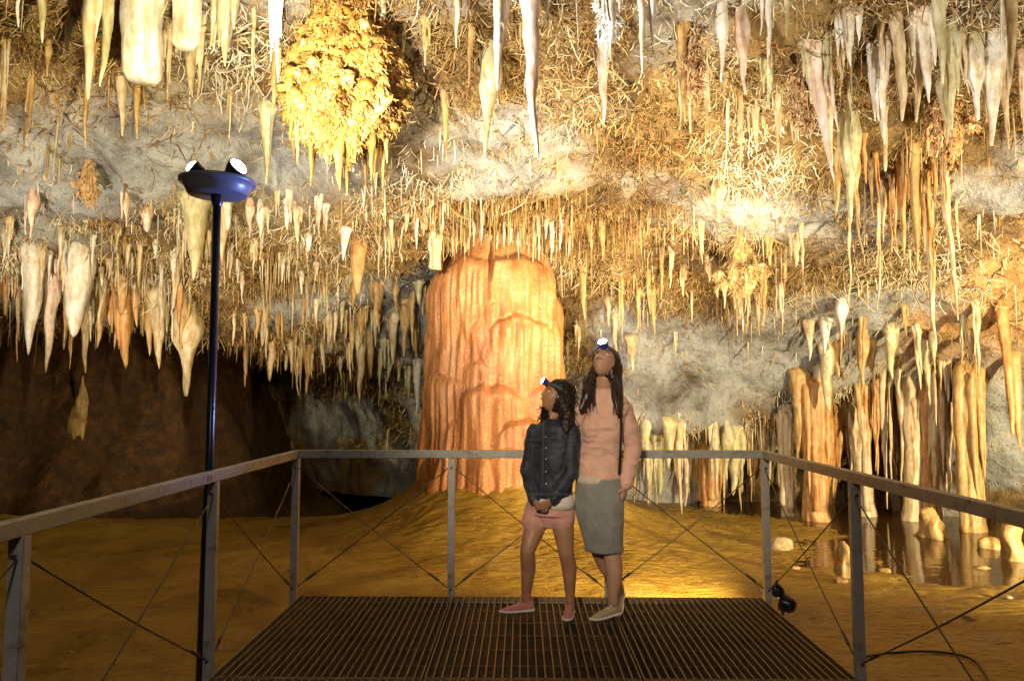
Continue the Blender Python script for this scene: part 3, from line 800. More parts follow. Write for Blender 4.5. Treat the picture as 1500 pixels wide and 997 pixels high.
# ------------------------------------------------------------------ orange flowstone column
def flowstone():
    nu, nv = 360, 240
    th = np.linspace(0, 2 * np.pi, nu, endpoint=False)
    zz = np.linspace(-0.1, 3.80, nv)
    Z, TH = np.meshgrid(zz, th, indexing='ij')
    prof_z = [-0.1, 0.5, 0.9, 1.3, 1.8, 2.3, 2.65, 2.9, 3.1, 3.22, 3.30, 3.42, 3.80]
    prof_r = [1.02, .94, .885, .855, .835, .84, .83, .78, .71, .65, .60, .56, .52]
    R = np.interp(Z, prof_z, prof_r)
    # the visitor's side is theta = -90 deg
    A = (TH + np.pi / 2 + np.pi) % (2 * np.pi) - np.pi          # 0 towards the visitor, + to the right
    q = np.stack([np.cos(TH) * 1.4, np.sin(TH) * 1.4, Z * 0.9], -1)
    warp = fbm(q * 1.3, 3, 501)
    R = R + 0.07 * fbm(q, 3, 502)
    def flutes(k, seed, zf=0.35):
        f = np.stack([np.cos(TH) * k, np.sin(TH) * k, Z * zf + warp * 0.5], -1)
        return np.abs(vnoise(f, seed)) * 1.6 + 0.6 * np.abs(vnoise(f * 2.1, seed + 1))
    # tiers: angle, top z, half width, bulge, length
    def ang(px): return math.asin(max(-0.98, min(0.98, (px - 725) / 100.0)))
    def zt(py): return 1.39 + (578 - py) / 1100.0 * 9.05
    tiers = [(ang(668), zt(372), .62, .07, 1.6), (ang(775), zt(372), .62, .07, 1.6), (ang(690), zt(410), .42, .05, 1.0), (ang(772), zt(462), .52, .10, .8),
             (ang(705), zt(470), .22, .05, .5), (ang(650), zt(542), .50, .07, .9), (ang(735), zt(432), .25, .05, .6),
             (ang(722), zt(558), .44, .12, .8), (ang(757), zt(604), .42, .15, .7), (ang(700), zt(520), .22, .06, .5), (ang(795), zt(560), .35, .08, .8),
             (ang(640), zt(470), .3, .04, .7), (ang(815), zt(470), .3, .05, 1.0), (ang(745), zt(640), .5, .14, .6)]
    rg = np.random.default_rng(9)
    for k in range(16): tiers.append((rg.uniform(1.8, 4.5), rg.uniform(0.9, 3.0), rg.uniform(.25, .6), rg.uniform(.04, .1), rg.uniform(.5, 1.2)))
    for k in range(34): tiers.append((rg.uniform(-1.4, 1.4), rg.uniform(0.8, 3.0), rg.uniform(.08, .24), rg.uniform(.02, .055), rg.uniform(.25, .7)))
    B = np.zeros_like(R); FL = 0.22 + 0 * R
    for (a0, z0, wd, amp, ln) in tiers:
        d = (A - a0 + np.pi) % (2 * np.pi) - np.pi
        u = d / wd + 0.40 * warp
        s = (z0 + 0.16 * warp + 0.05 * vnoise(np.stack([np.cos(TH) * 7, np.sin(TH) * 7, Z * 0 + a0], -1), 551) - 0.13 * u ** 2) - Z
        e = np.clip(1 - u ** 2, 0, 1) ** 0.4
        b_ = 1.6 * amp * np.sqrt(np.clip(s / 0.10, 0, 1)) * e * np.exp(-np.clip(s, 0, 9) / (ln * 1.4))
        fl = sstep(0.04, 0.25, s) * (u ** 2 < 1)
        FL = np.where(b_ > B, 0.12 + 0.88 * fl, FL)
        B = np.maximum(B, b_)
    mixf = sstep(-0.3, 0.3, fbm(q * 1.1 + 4, 2, 541))
    F = (flutes(11.0, 511) * mixf + flutes(5.5, 521, .6) * 1.3 * (1 - mixf)) - 0.45
    R = R + B + 0.055 * F * np.clip(FL, 0, 1) * sstep(3.25, 2.7, Z)
    R = R + 0.006 * fbm(np.stack([np.cos(TH) * 9, np.sin(TH) * 9, Z * 12], -1), 3, 531)
    # vertical split near the top
    R = R - 0.16 * np.exp(-((A - ang(722)) / 0.035) ** 2) * sstep(2.72, 2.95, Z)
    V = np.stack([np.cos(TH) * R, np.sin(TH) * R * 0.92, Z], -1)
    return np_mesh('flowstone_column', V, grid_quads(nu, nv, True))

m_flow, nt, b = mat_base('orange_flowstone')
co = obj_coord(nt)
mp = N(nt, 'ShaderNodeMapping'); mp.inputs['Scale'].default_value = (4, 4, 1.0); nt.links.new(co, mp.inputs['Vector'])
n1 = noise(nt, mp.outputs[0], 1.2, 6, 0.6, dist=0.4)
n2 = noise(nt, co, 45.0, 4, 0.6)
n3 = noise(nt, co, 10.0, 5, 0.6)
c = ramp(nt, n1, [(0.28, (0.36, 0.115, 0.03)), (0.5, (0.58, 0.235, 0.075)), (0.72, (0.72, 0.36, 0.15))])
c = mixc(nt, 0.5, c, ramp(nt, n3, [(0.3, (0.75, 0.66, 0.58)), (0.6, (1, 1, 1))]), 'MULTIPLY')
nt.links.new(c, b.inputs['Base Color'])
b.inputs['Roughness'].default_value = 0.28
vz = N(nt, 'ShaderNodeTexVoronoi'); vz.inputs['Scale'].default_value = 42.0; nt.links.new(co, vz.inputs['Vector'])
ad = N(nt, 'ShaderNodeMath', operation='ADD'); nt.links.new(n2, ad.inputs[0]); nt.links.new(vz.outputs['Distance'], ad.inputs[1])
bump(nt, ad.outputs[0], b, 0.5, 0.012)
flow = link('flowstone_column', flowstone(), m_flow, None, (COLX, COLY, 0))
tag(flow, 'massive orange flowstone column with fluted tiers on a mound', 'flowstone column')

# ------------------------------------------------------------------ golden coral-like chandelier and smaller frosted bushes
def bush(name, label, px, py0, py1, wpx, mat, n, cols, cat, ytop=None, group=None, prof=None, twig=(0.05, 0.15, 0.010, 0.020), drips=10, seed=1, corek=0.45):
    h = hit(px, py0)
    d = h.y
    H = h.z - at(px, py1, d).z
    Rm = wpx * 0.5 * d / F_PX
    r = np.random.default_rng(seed)
    root = empty(name, h)
    prof = prof or [(0, .45), (.2, .72), (.45, .95), (.65, 1.0), (.85, .82), (1, .25)]
    pt = np.array([p[0] for p in prof]); pr = np.array([p[1] for p in prof]) * Rm
    nu, nv = (130, 100) if n > 3000 else (64, 48)
    th = np.linspace(0, 2 * np.pi, nu, endpoint=False); t = np.linspace(-0.12, 1, nv)
    T, TH = np.meshgrid(t, th, indexing='ij')
    RR = np.interp(np.clip(T, 0, 1), pt, pr) * corek
    q = np.stack([np.cos(TH) * 2, np.sin(TH) * 2, T * H * 2.5 + seed], -1)
    RR = RR * (1 + 0.65 * fbm(q * np.array([1.5, 1.5, .8]), 3, 601) + 0.16 * (np.abs(vnoise(q * np.array([4.5, 4.5, 3.0]), 602)) - .3) + 0.16 * (np.abs(vnoise(q * np.array([9.5, 9.5, 6.0]), 603)) - .3))
    TB = T - 0.22 * sstep(0.6, 1, T) * (0.5 + fbm(np.stack([np.cos(TH) * 2.6, np.sin(TH) * 2.6, T * 0 + seed], -1), 2, 611))
    V = np.stack([np.cos(TH) * RR, np.sin(TH) * RR * 0.75, -TB * H], -1)
    cmid = np.array(cols).mean(0)
    core = np_mesh('core', V, grid_quads(nu, nv, True), col=np.repeat((cmid * 0.9)[None], nu * nv, 0))
    link('core', core, mat, root)
    # drooping lobes all over the core, each bristling with short nubs
    nl = max(12, n // 40)
    tt = r.beta(1.5, 1.15, nl); aa = r.uniform(0, 2 * np.pi, nl)
    rr = np.interp(tt, pt, pr) * r.uniform(0.55, 0.98, nl)
    lb = np.stack([np.cos(aa) * rr, np.sin(aa) * rr * 0.75, -tt * H * 0.86], -1)
    lL = r.uniform(.03, .09, nl) * H; lR = r.uniform(.05, .12, nl) * Rm
    parts = []
    for k in range(nl):
        v, q, t3 = carrot(lL[k], lR[k], seed + k * 1.7, 9, 8, 'blob', flute=.35, lump=.5, lean=.12)
        c3 = v[18:27].mean(0); v = v.copy(); v[:18] = c3 + (v[18:27] - c3)[np.arange(18) % 9] * np.repeat([.3, .7], 9)[:, None] + np.repeat([[0, 0, .008], [0, 0, .004]], 9, 0)
        parts.append((v + lb[k], q, t3))
    v, q, t3 = join_parts(parts)
    lobes = link('lobes', np_mesh('lobes', v, q, t3, col=np.repeat((np.array(cols)[r.integers(0, len(cols), nl)]), len(parts[0][0]), 0)), mat, root)
    lobes['kind'] = 'stuff'
    li = r.integers(0, nl, n)
    f = r.uniform(0, 0.95, n); a2 = r.uniform(0, 2 * np.pi, n)
    orr = lR[li] * (1.0 - 0.55 * f) * 0.8
    base = lb[li] + np.stack([np.cos(a2) * orr, np.sin(a2) * orr, -f * lL[li]], -1)
    Vf = V.reshape(-1, 3); hf = n // 2
    pc = Vf[r.integers(nu * 4, nu * nv, hf)] + r.normal(0, .008, (hf, 3))
    base[:hf] = pc; a2[:hf] = np.arctan2(pc[:, 1] / .75, pc[:, 0])
    d0 = np.stack([np.cos(a2), np.sin(a2), -1.5 + 0 * a2], -1) + r.normal(0, 0.5, (n, 3))
    L = r.uniform(twig[0], twig[1], n) * (0.5 if corek > .6 else 0.85); R = r.uniform(twig[2], twig[3], n) * (0.5 if corek > .6 else .8)
    V, Q, Tt = strands(base, d0, L, R, 2, 3, r.normal(0, 0.4, n), 0.3, 0.2, seed + 5, 0.45)
    ci = r.integers(0, len(cols), n); c = np.array(cols)[ci] * (1 + r.normal(0, 0.14, (n, 1)))
    link('twigs', np_mesh('twigs', V, Q, Tt, col=np.repeat(np.clip(c, 0.02, 0.92), 9, 0)), mat, root)['kind'] = 'stuff'
    for k in range(drips):
        a = r.uniform(0, 6.28); f = r.uniform(0.1, 0.95)
        L1 = H * r.uniform(0.16, 0.34)
        v, q, t3 = carrot(L1, Rm * r.uniform(.03, .06), seed + k * 3.1, 10, 12, 'cone', flute=.2, lump=.3)
        me = np_mesh('drip', v, q, t3, col=np.repeat((np.array(cols[k % len(cols)]) * 1.0)[None], len(v), 0))
        rb = Rm * f
        tb = 0.62 + 0.3 * (1 - f) + r.uniform(-0.1, 0.1)
        link('drip', me, mat, root, (math.cos(a) * rb, math.sin(a) * rb * 0.75, -H * tb))
    tag(root, label, cat, group)
    return root

GOLD = [(0.60, 0.34, 0.07), (0.45, 0.22, 0.035), (0.72, 0.47, 0.16), (0.28, 0.13, 0.02), (0.52, 0.28, 0.05)]
WHT = [(0.84, 0.80, 0.72), (0.78, 0.70, 0.56), (0.86, 0.84, 0.80)]
BRN = [(0.60, 0.36, 0.16), (0.48, 0.26, 0.09), (0.70, 0.48, 0.26)]
M_GOLD = tint_mat('golden_coral_calcite', 0.42)
bush('coral_chandelier', 'big golden coral like cluster hanging at upper left of centre', 505, 10, 245, 196, M_GOLD, 15000, GOLD, 'cave coral', drips=16, seed=3, corek=0.80)
bush('frosted_bush', 'frosted white bush of crystals at the top edge right of centre', 890, -40, 72, 50, M_GOLD, 700, WHT, 'cave coral', twig=(.03, .09, .006, .012), drips=3, seed=4)
bush('coral_clump', 'orange brown coral clump over the dark cleft at upper right', 1385, 130, 232, 84, M_GOLD, 1100, [(0.70,0.40,0.15),(0.60,0.30,0.09),(0.78,0.54,0.26)], 'cave coral', twig=(.03, .09, .008, .014), drips=6, seed=5)
bush('coral_clump', 'russet bushy coral clump left of the heavy rose brown stalactite', 1172, 90, 196, 56, M_GOLD, 900, BRN, 'cave coral', twig=(.04, .11, .006, .012), drips=3, seed=6)
bush('coral_clump', 'rusty coral clump hugging the ceiling left of the two tusks', 1016, 40, 150, 46, M_GOLD, 700, BRN, 'cave coral', twig=(.04, .10, .006, .012), drips=4, seed=7)
bush('coral_clump', 'small tan coral clump on pale rock below the lamp pole dish', 130, 236, 300, 46, M_GOLD, 500, BRN, 'cave coral', twig=(.03, .08, .005, .010), drips=2, seed=8)
bush('coral_clump', 'spiky ochre coral clump on the wall right of the flowstone', 1085, 350, 440, 90, M_GOLD, 900, [(0.55,0.36,0.12),(0.44,0.26,0.08),(0.68,0.5,0.24)], 'cave coral', twig=(.05, .14, .005, .009), drips=3, seed=9)
# ------------------------------------------------------------------ platform
def rusty(name, base, stain, rough, metal):
    m, nt, b = mat_base(name)
    co = obj_coord(nt)
    n1 = noise(nt, co, 11, 7, .7); n2 = noise(nt, co, 60, 4)
    c = ramp(nt, n1, [(0.30, stain), (0.44, tuple(np.array(base) * .8)), (0.7, base)])
    nt.links.new(mixc(nt, .5, c, ramp(nt, n2, [(.3, (.6, .58, .55)), (.6, (1, 1, 1))]), 'MULTIPLY'), b.inputs['Base Color'])
    b.inputs['Roughness'].default_value = rough; b.inputs['Metallic'].default_value = metal
    bump(nt, n2, b, .5, .003)
    return m
M_GALV = rusty('galvanised_steel', (0.58, 0.57, 0.53), (0.24, 0.17, 0.10), 0.45, 0.2)
M_RAIL = rusty('weathered_rail_steel', (0.46, 0.45, 0.41), (0.20, 0.14, 0.08), 0.45, 0.2)
M_GRATE = simple_mat('grating_steel', (0.26, 0.18, 0.085), 0.5, 0.3, 0.45, 14, 0.001)
M_WIRE = simple_mat('steel_wire', (0.16, 0.13, 0.10), 0.45, 0.8, 0.3, 30)
M_BLACK = simple_mat('black_paint', (0.02, 0.02, 0.025), 0.28, 0.1, 0.3, 12)
M_RUBBER = simple_mat('black_cable_rubber', (0.02, 0.018, 0.015), 0.6, 0.0, 0.3, 12)

def box_data(x0, x1, y0, y1, z0, z1, bev=0.0):
    bm = bmesh.new()
    bmesh.ops.create_cube(bm, size=1.0)
    for v in bm.verts:
        v.co = Vector((x0 + (v.co.x + .5) * (x1 - x0), y0 + (v.co.y + .5) * (y1 - y0), z0 + (v.co.z + .5) * (z1 - z0)))
    if bev:
        bmesh.ops.bevel(bm, geom=bm.edges[:], offset=bev, segments=2, affect='EDGES', profile=0.5)
    return bm

def bm_link(name, bm, mat, parent=None, loc=None, smooth=False):
    me = bpy.data.meshes.new(name); bm.to_mesh(me); bm.free()
    if smooth:
        me.polygons.foreach_set('use_smooth', np.ones(len(me.polygons), dtype=bool))
    return link(name, me, mat, parent, loc)

def tube_mesh(name, pts, rad, S=8, closed_caps=True):
    pts = [Vector(p) for p in pts]
    n = len(pts)
    rads = [rad] * n if not hasattr(rad, '__len__') else rad
    V = []
    up = None
    for k in range(n):
        d = (pts[min(k + 1, n - 1)] - pts[max(k - 1, 0)]).normalized()
        if up is None:
            up = d.orthogonal().normalized()
        else:
            up = (up - d * up.dot(d)).normalized()
        w = d.cross(up)
        for s in range(S):
            a = 2 * math.pi * s / S
            V.append(pts[k] + (up * math.cos(a) + w * math.sin(a)) * rads[k])
    V.append(pts[0]); V.append(pts[-1])
    q = grid_quads(S, n, True)
    a, b = n * S, n * S + 1
    tr = [[(s + 1) % S, s, a] for s in range(S)] + [[(n - 1) * S + s, (n - 1) * S + (s + 1) % S, b] for s in range(S)]
    return np_mesh(name, np.array([tuple(v) for v in V]), q, np.array(tr))

PX0, PX1, PY0, PY1 = -1.58, 1.68, -0.75, 5.33
plat = empty('viewing_platform', (0, 0, 0))
tag(plat, 'dark steel bar grating platform the two visitors stand on', 'platform')
xb = [PX0 + 0.03, -0.49, 0.59, PX1 - 0.03]
yb = [PY1 - 0.02, 3.80, 2.27, 0.74, -0.73]
bar_me = {}
rg = np.random.default_rng(5)
for r in range(4):
    for c in range(3):
        x0, x1, y1, y0 = xb[c] + 0.006, xb[c + 1] - 0.006, yb[r] - 0.006, yb[r + 1] + 0.006
        bm = bmesh.new()
        for (a, b_, cc_, d) in ((x0, x0 + .006, y0, y1), (x1 - .006, x1, y0, y1), (x0 + .0062, x1 - .0062, y0, y0 + .006), (x0 + .0062, x1 - .0062, y1 - .006, y1)):
            bb = box_data(a, b_, cc_, d, -0.034, 0.0)
            me_t = bpy.data.meshes.new('t'); bb.to_mesh(me_t); bb.free(); bm.from_mesh(me_t); bpy.data.meshes.remove(me_t)
        panel = bm_link('grating_panel', bm, M_GRATE, plat)
        nb = 25
        if r < 2:
            key = round(y1 - y0, 3)
            if key not in bar_me:
                bb = box_data(-.0035, .0035, -(y1 - y0) / 2 + .0065, (y1 - y0) / 2 - .0065, -.030, 0)
                m_ = bpy.data.meshes.new('bar'); bb.to_mesh(m_); bb.free(); bar_me[key] = m_
                bb = box_data(-(x1 - x0) / 2 + .0065, (x1 - x0) / 2 - .0065, -.0016, .0016, -.031, -.026)
                m_ = bpy.data.meshes.new('cross_rod'); bb.to_mesh(m_); bb.free(); bar_me[key + 100] = m_
            for k in range(1, nb):
                link('bar', bar_me[key], M_GRATE, panel, (x0 + (x1 - x0) * k / nb + rg.uniform(-.001, .001), (y0 + y1) / 2, -0.001 + rg.uniform(-.001, 0)))
            for k in range(1, 6):
                link('cross_rod', bar_me[key + 100], M_GRATE, panel, ((x0 + x1) / 2, y0 + (y1 - y0) * k / 6, 0))
        else:
            bm = bmesh.new()
            for k in range(1, nb):
                xx = x0 + (x1 - x0) * k / nb
                bb = box_data(xx - .0035, xx + .0035, y0 + .007, y1 - .007, -.030, -.001)
                me_t = bpy.data.meshes.new('t'); bb.to_mesh(me_t); bb.free(); bm.from_mesh(me_t); bpy.data.meshes.remove(me_t)
            bm_link('bars', bm, M_GRATE, panel)['kind'] = 'stuff'
M_UNDERSHADE = simple_mat('painted_undershade', (0.014, 0.009, 0.006), 0.7, 0.0, 0.4, 10, 0.001)  # near-black colour stands in for the shade below the grating
for r in range(4):  # added dark sheets under the bars, so the gaps read as shade
    bm_link('shade_sheet', box_data(PX0 + .034, PX1 - .034, yb[r + 1] + .03, yb[r] - .03, -.046, -.037), M_UNDERSHADE, plat)
# supporting frame under the grating
for (a, b_, c_, d) in ((PX0 - .01, PX0 + .03, PY0, PY1), (PX1 - .03, PX1 + .01, PY0, PY1), (PX0 + .031, PX1 - .031, PY1 - .022, PY1 + .01)):
    bm_link('edge_beam', box_data(a, b_, c_, d, -0.12, -0.036, .004), M_GALV, plat)
for y in (3.80, 2.27, 0.74):
    bm_link('cross_beam', box_data(PX0 + .031, PX1 - .031, y - .025, y + .025, -0.12, -0.048, .004), M_GALV, plat)
for x in (PX0, PX1):
    for y in (5.22, 3.8, 2.2, -0.5):
        bm_link('support_leg', box_data(x - .03, x + .03, y - .03, y + .03, ground(x, y) - 0.1, -0.121, .004), M_GALV, plat)

# ------------------------------------------------------------------ railing
rail = empty('guard_railing', (0, 0, 0))
tag(rail, 'weathered steel guard railing with crossed bracing wires round the platform', 'railing')
RX0, RX1, RYB = -1.605, 1.705, 5.36
RH = 1.0
bm_link('top_rail', box_data(RX0 - .02, RX1 + .02, RYB - .022, RYB + .022, RH - .055, RH, .004), M_RAIL, rail)
bm_link('top_rail', box_data(RX0 - .022, RX0 + .022, -0.7, RYB - .0225, RH - .058, RH - .002, .004), M_RAIL, rail)
bm_link('top_rail', box_data(RX1 - .022, RX1 + .022, -0.7, RYB - .0225, RH - .058, RH - .002, .004), M_RAIL, rail)
def post(x, y, sx, sy):
    """angle-iron post: two flanges"""
    w, t = 0.045, 0.006
    bm = bmesh.new()
    for bb in (box_data(-w / 2, w / 2, sy * w / 2 - t / 2, sy * w / 2 + t / 2, -.11, RH - .0585, .001),
               box_data(sx * w / 2 - t / 2, sx * w / 2 + t / 2, -w / 2 + t, w / 2 - t, -.11, RH - .0585, .001)):
        m_ = bpy.data.meshes.new('t'); bb.to_mesh(m_); bb.free(); bm.from_mesh(m_); bpy.data.meshes.remove(m_)
    o = bm_link('post', bm, M_GALV, rail, (x, y, 0))
    for z in (0.04, 0.88):
        bb = bmesh.new()
        bmesh.ops.create_cone(bb, cap_ends=True, segments=8, radius1=.008, radius2=.008, depth=.014, matrix=Matrix.Translation((0, -sy * 0 - w / 2 * (1 if sy < 0 else -1) * 0 + (sy * w / 2 - (t / 2 + .006) * 1), z)) @ Matrix.Rotation(math.pi / 2, 4, 'X'))
        bm_link('bolt', bb, M_WIRE, o)
    return o
BX = [RX0, -0.50, 0.60, RX1]
SY = [RYB, 3.93, 2.42, 0.95]
for x in BX: post(x, RYB, 1 if x < 0 else -1, -1)
for y in SY[1:]:
    post(RX0, y, 1, -1); post(RX1, y, -1, -1)
def wire(p, q):
    p, q = Vector(p), Vector(q)
    sag = [p.lerp(q, k / 6) - Vector((0, 0, 0.012 * math.sin(math.pi * k / 6))) for k in range(7)]
    o = link('bracing_wire', tube_mesh('bracing_wire', sag, 0.0042, 6), M_WIRE, rail)
    a, b_ = p.lerp(q, 0.88), p.lerp(q, 0.95)
    link('turnbuckle', tube_mesh('turnbuckle', [a, a.lerp(b_, .15), a.lerp(b_, .5), a.lerp(b_, .85), b_], [.005, .010, .008, .010, .005], 8), M_WIRE, o)
for k in range(3):
    e = 0.028
    wire((BX[k] + e, RYB - .01, .87), (BX[k + 1] - e, RYB - .01, .05))
    wire((BX[k + 1] - e, RYB + .006, .87), (BX[k] + e, RYB + .006, .05))
for X in (RX0, RX1):
    for k in range(3):
        s = 1 if X < 0 else -1
        wire((X + s * .008, SY[k] - e, .87), (X + s * .008, SY[k + 1] + e, .05))
        wire((X - s * .008, SY[k + 1] + e, .87), (X - s * .008, SY[k] - e, .05))
# small stencilled number on the left rail
for ch, yy in (('8', 3.80), ('4', 3.835)):
    tc = bpy.data.curves.new('number', 'FONT'); tc.body = ch; tc.size = 0.045; tc.align_x = 'CENTER'; tc.align_y = 'CENTER'; tc.extrude = 0.0004
    to = bpy.data.objects.new('rail_number', tc); COL.objects.link(to)
    me = bpy.data.meshes.new_from_object(to); bpy.data.objects.remove(to)
    o = link('rail_number', me, M_BLACK, rail, (RX0 + .0232, yy, RH - .032)); o.rotation_euler = (math.pi / 2, 0, math.pi / 2)

# ------------------------------------------------------------------ lamp on the pole
PLX, PLY = -1.655, 3.99
M_DISH = simple_mat('dish_dark_enamel', (0.22, 0.23, 0.27), 0.35, 0.2, 0.2, 8)
M_LENS_W = simple_mat('lit_lens_warm', (0.9, 0.88, 0.8), 0.2, 0, 0.02, 5, emit=(1.0, 0.93, 0.78), estr=9)
M_LENS_C = simple_mat('lit_lens_cool', (0.9, 0.9, 0.95), 0.2, 0, 0.02, 5, emit=(1.0, 0.98, 0.97), estr=14)
def lathe(name, prof, S=40):
    th = np.linspace(0, 2 * np.pi, S, endpoint=False)
    P = np.array(prof)
    V = np.stack([np.cos(th)[None] * P[:, 0:1], np.sin(th)[None] * P[:, 0:1], np.repeat(P[:, 1:2], S, 1)], -1)
    return np_mesh(name, V, grid_quads(S, len(P), True))
pl = empty('pole_lamp', (PLX, PLY, 0))
tag(pl, 'tall dark pole with a dish holding two lit spotlights, beside the left railing', 'lamp')
zb = ground(PLX, PLY)
link('pole', tube_mesh('pole', [(0, 0, zb - .05), (0, 0, 0.9), (0, 0, 2.47)], .0215, 16), M_BLACK, pl)
link('pole_sleeve', tube_mesh('pole_sleeve', [(0, 0, zb - .05), (0, 0, 0.45), (0, 0, .9)], [.042, .034, .026], 16), M_BLACK, pl)
dish = link('dish', lathe('dish', [(.001, 2.470), (.150, 2.470), (.155, 2.474), (.170, 2.505), (.182, 2.530), (.198, 2.533), (.200, 2.550), (.190, 2.552), (.186, 2.536), (.15, 2.505), (.001, 2.500)], 56), M_DISH, pl)
link('socket', lathe('socket', [(.022, 2.41), (.030, 2.43), (.034, 2.469)], 20), M_BLACK, dish)
def head(x, y, z, aim, lens_mat, r=0.045):
    """small spotlight: rounded body, flared rim and lit lens"""
    o = link('lamp_head', lathe('lamp_head', [(.001, -.11), (.022, -.105), (.032, -.08), (.036, -.04), (r * .95, -.01), (r * 1.12, .02), (r * 1.12, .028), (r * .98, .028)], 28), M_BLACK, pl, (x, y, z))
    o.rotation_euler = Vector(aim).to_track_quat('Z', 'Y').to_euler()
    l = link('lens', lathe('lens', [(r * .97, .020), (r * .9, .034), (r * .55, .047), (.001, .052)], 28), lens_mat, o)
    br = link('bracket', tube_mesh('bracket', [(0, 0, -.06), (0, .02, -.09), (0, .045, -.12)], .008, 8), M_BLACK, o)
    return o
head(.105, -.03, 2.600, (.75, -.30, .62), M_LENS_C, 0.052)
head(-.105, -.03, 2.596, (-.72, -.42, .55), M_LENS_W, 0.042)
bm_link('ballast', box_data(-.06, .05, -.03, .05, 2.51, 2.575, .008), M_BLACK, pl)

# ------------------------------------------------------------------ floodlight at the platform corner
fl = empty('floodlight', (1.80, 5.40, -0.05))
tag(fl, 'small black floodlight clamped at the right back corner of the platform', 'floodlight')
for (dx, dz, s, aim) in ((-.03, .085, .9, (-.62, .55, .50)), (.035, -.01, 1.1, (-.70, .60, .22))):
    o = link('housing', lathe('housing', [(.001, -.07), (.03, -.068), (.048, -.045), (.055, 0), (.058, .02), (.052, .022)], 28), M_BLACK, fl, (dx, 0, dz))
    o.scale = (s, s, s); o.rotation_euler = Vector(aim).to_track_quat('Z', 'Y').to_euler()
    link('lens', lathe('lens', [(.052, .016), (.04, .024), (.001, .028)], 28), M_LENS_W, o)
link('bracket', tube_mesh('bracket', [(.03, 0, .0), (-.02, -.02, .06), (-.09, -.03, .09)], .009, 8), M_BLACK, fl)
link('stand', tube_mesh('stand', [(.02, 0, -.02), (.02, 0, ground(1.82, 5.40) + .03)], .011, 8), M_BLACK, fl)
# cable on the cave floor
cp = [(1258, 966), (1290, 960), (1340, 956), (1385, 958), (1420, 966), (1440, 985), (1460, 1030)]
pts = []
for (a, b_) in cp:
    d = ray(a, b_); loc, _, _, _ = FBVH.ray_cast(EYE, d, 40)
    pts.append((loc.x, loc.y, loc.z + .012))
sm = []
P_ = np.array(pts)
for k in np.linspace(0, len(pts) - 1, 40):
    i = int(min(k, len(pts) - 2)); f = k - i
    p0, p1, p2, p3 = P_[max(i - 1, 0)], P_[i], P_[i + 1], P_[min(i + 2, len(pts) - 1)]
    sm.append(tuple(0.5 * (2 * p1 + (p2 - p0) * f + (2 * p0 - 5 * p1 + 4 * p2 - p3) * f * f + (3 * p1 - p0 - 3 * p2 + p3) * f ** 3)))
tag(link('power_cable', tube_mesh('power_cable', sm, .007, 8), M_RUBBER), 'thin black cable curling over the amber floor at lower right', 'cable')

# ------------------------------------------------------------------ stumps, stones and the small stalagmite on the bank
def floor_at(px, py):
    loc, _, _, _ = FBVH.ray_cast(EYE, ray(px, py), 40); return loc
def stub(px, py_base, py_top, wpx, mat, label, name='stalagmite', cat='stalagmite', shape='stub'):
    p = floor_at(px, py_base)
    if p is None: return
    H = at(px, py_top, p.y).z - p.z + 0.06
    STAL_N[0] += 1
    v, q, t = carrot(H, wpx * .5 * p.y / F_PX, STAL_N[0] * 2.3, 16, 14, shape, flute=.25, lump=.5)
    v = v.copy(); v[:, 2] *= -1; v[:, 2] -= 0.06
    v[:16, 2] = -0.16
    if shape == 'cone': v[:, 2] -= 0.05; v[:32, 2] -= .3; v[:, :2] *= (1 + 0.4 * np.clip(0.10 - v[:, 2], 0, .3) / .3)[:, None]
    q = q[:, ::-1]; t = t[:, ::-1]
    o = link(name, np_mesh(name, v, q, t), MATS[mat], None, p)
    tag(o, label, cat)
stub(1238, 846, 792, 17, 'ochre', 'slim golden stump standing in the pool behind the right post')
stub(1362, 790, 742, 30, 'ochre', 'knobbly yellow stump in the pool below the golden column')
stub(1484, 822, 765, 26, 'ochre', 'brown stump at the right edge of the pool')
stub(1142, 802, 786, 26, 'cream', 'low pale stump in the pool beyond the corner post')
stub(1452, 806, 786, 22, 'ochre', 'low brown knob left of the stump at the right edge')
stub(118, 606, 545, 20, 'ochre', 'small pointed yellowish stalagmite on the brown clay bank', shape='cone')
def stone(px, py, wpx, mat, label):
    p = floor_at(px, py)
    if p is None: return
    r = wpx * .5 * p.y / F_PX
    bm = bmesh.new(); bmesh.ops.create_icosphere(bm, subdivisions=3, radius=1)
    for v in bm.verts:
        n_ = 1 + 0.35 * float(vnoise(np.array([[v.co.x * 1.4 + px, v.co.y * 1.4, v.co.z * 1.4]]), 3)[0])
        v.co = Vector((v.co.x * r * n_, v.co.y * r * .8 * n_, v.co.z * r * .5 * n_))
    o = bm_link('stone', bm, MATS[mat], None, (p.x, p.y, p.z + r * .15), True)
    tag(o, label, 'stone')
stone(1165, 832, 14, 'orange', 'small orange stone on the floor near the floodlight')
stone(1230, 851, 20, 'ochre', 'flat stone at the foot of the slim golden stump')
stone(1295, 838, 18, 'ochre', 'dark stone right of the slim golden stump')
stone(1418, 905, 20, 'ochre', 'brown stone on the floor at right')
stone(1440, 836, 24, 'ochre', 'flat brown stone below the stump at the right edge')
stone(1475, 876, 14, 'cream', 'tiny pale stone at the far lower right')
stone(430, 850, 12, 'cream', 'tiny pale stone at the foot of the left corner post')
stone(46, 810, 12, 'ochre', 'dark pebble on the floor at far left')
stone(105, 955, 9, 'ochre', 'dark pebble under the left bracing wires')
stone(1384, 912, 10, 'cream', 'tiny light pebble on the floor near the right wires')
# ------------------------------------------------------------------ people
def ring(c, ax, ay, a, b, S):
    th = np.linspace(0, 2 * np.pi, S, endpoint=False)
    return np.array(c)[None] + a * np.cos(th)[:, None] * np.array(ax)[None] + b * np.sin(th)[:, None] * np.array(ay)[None]

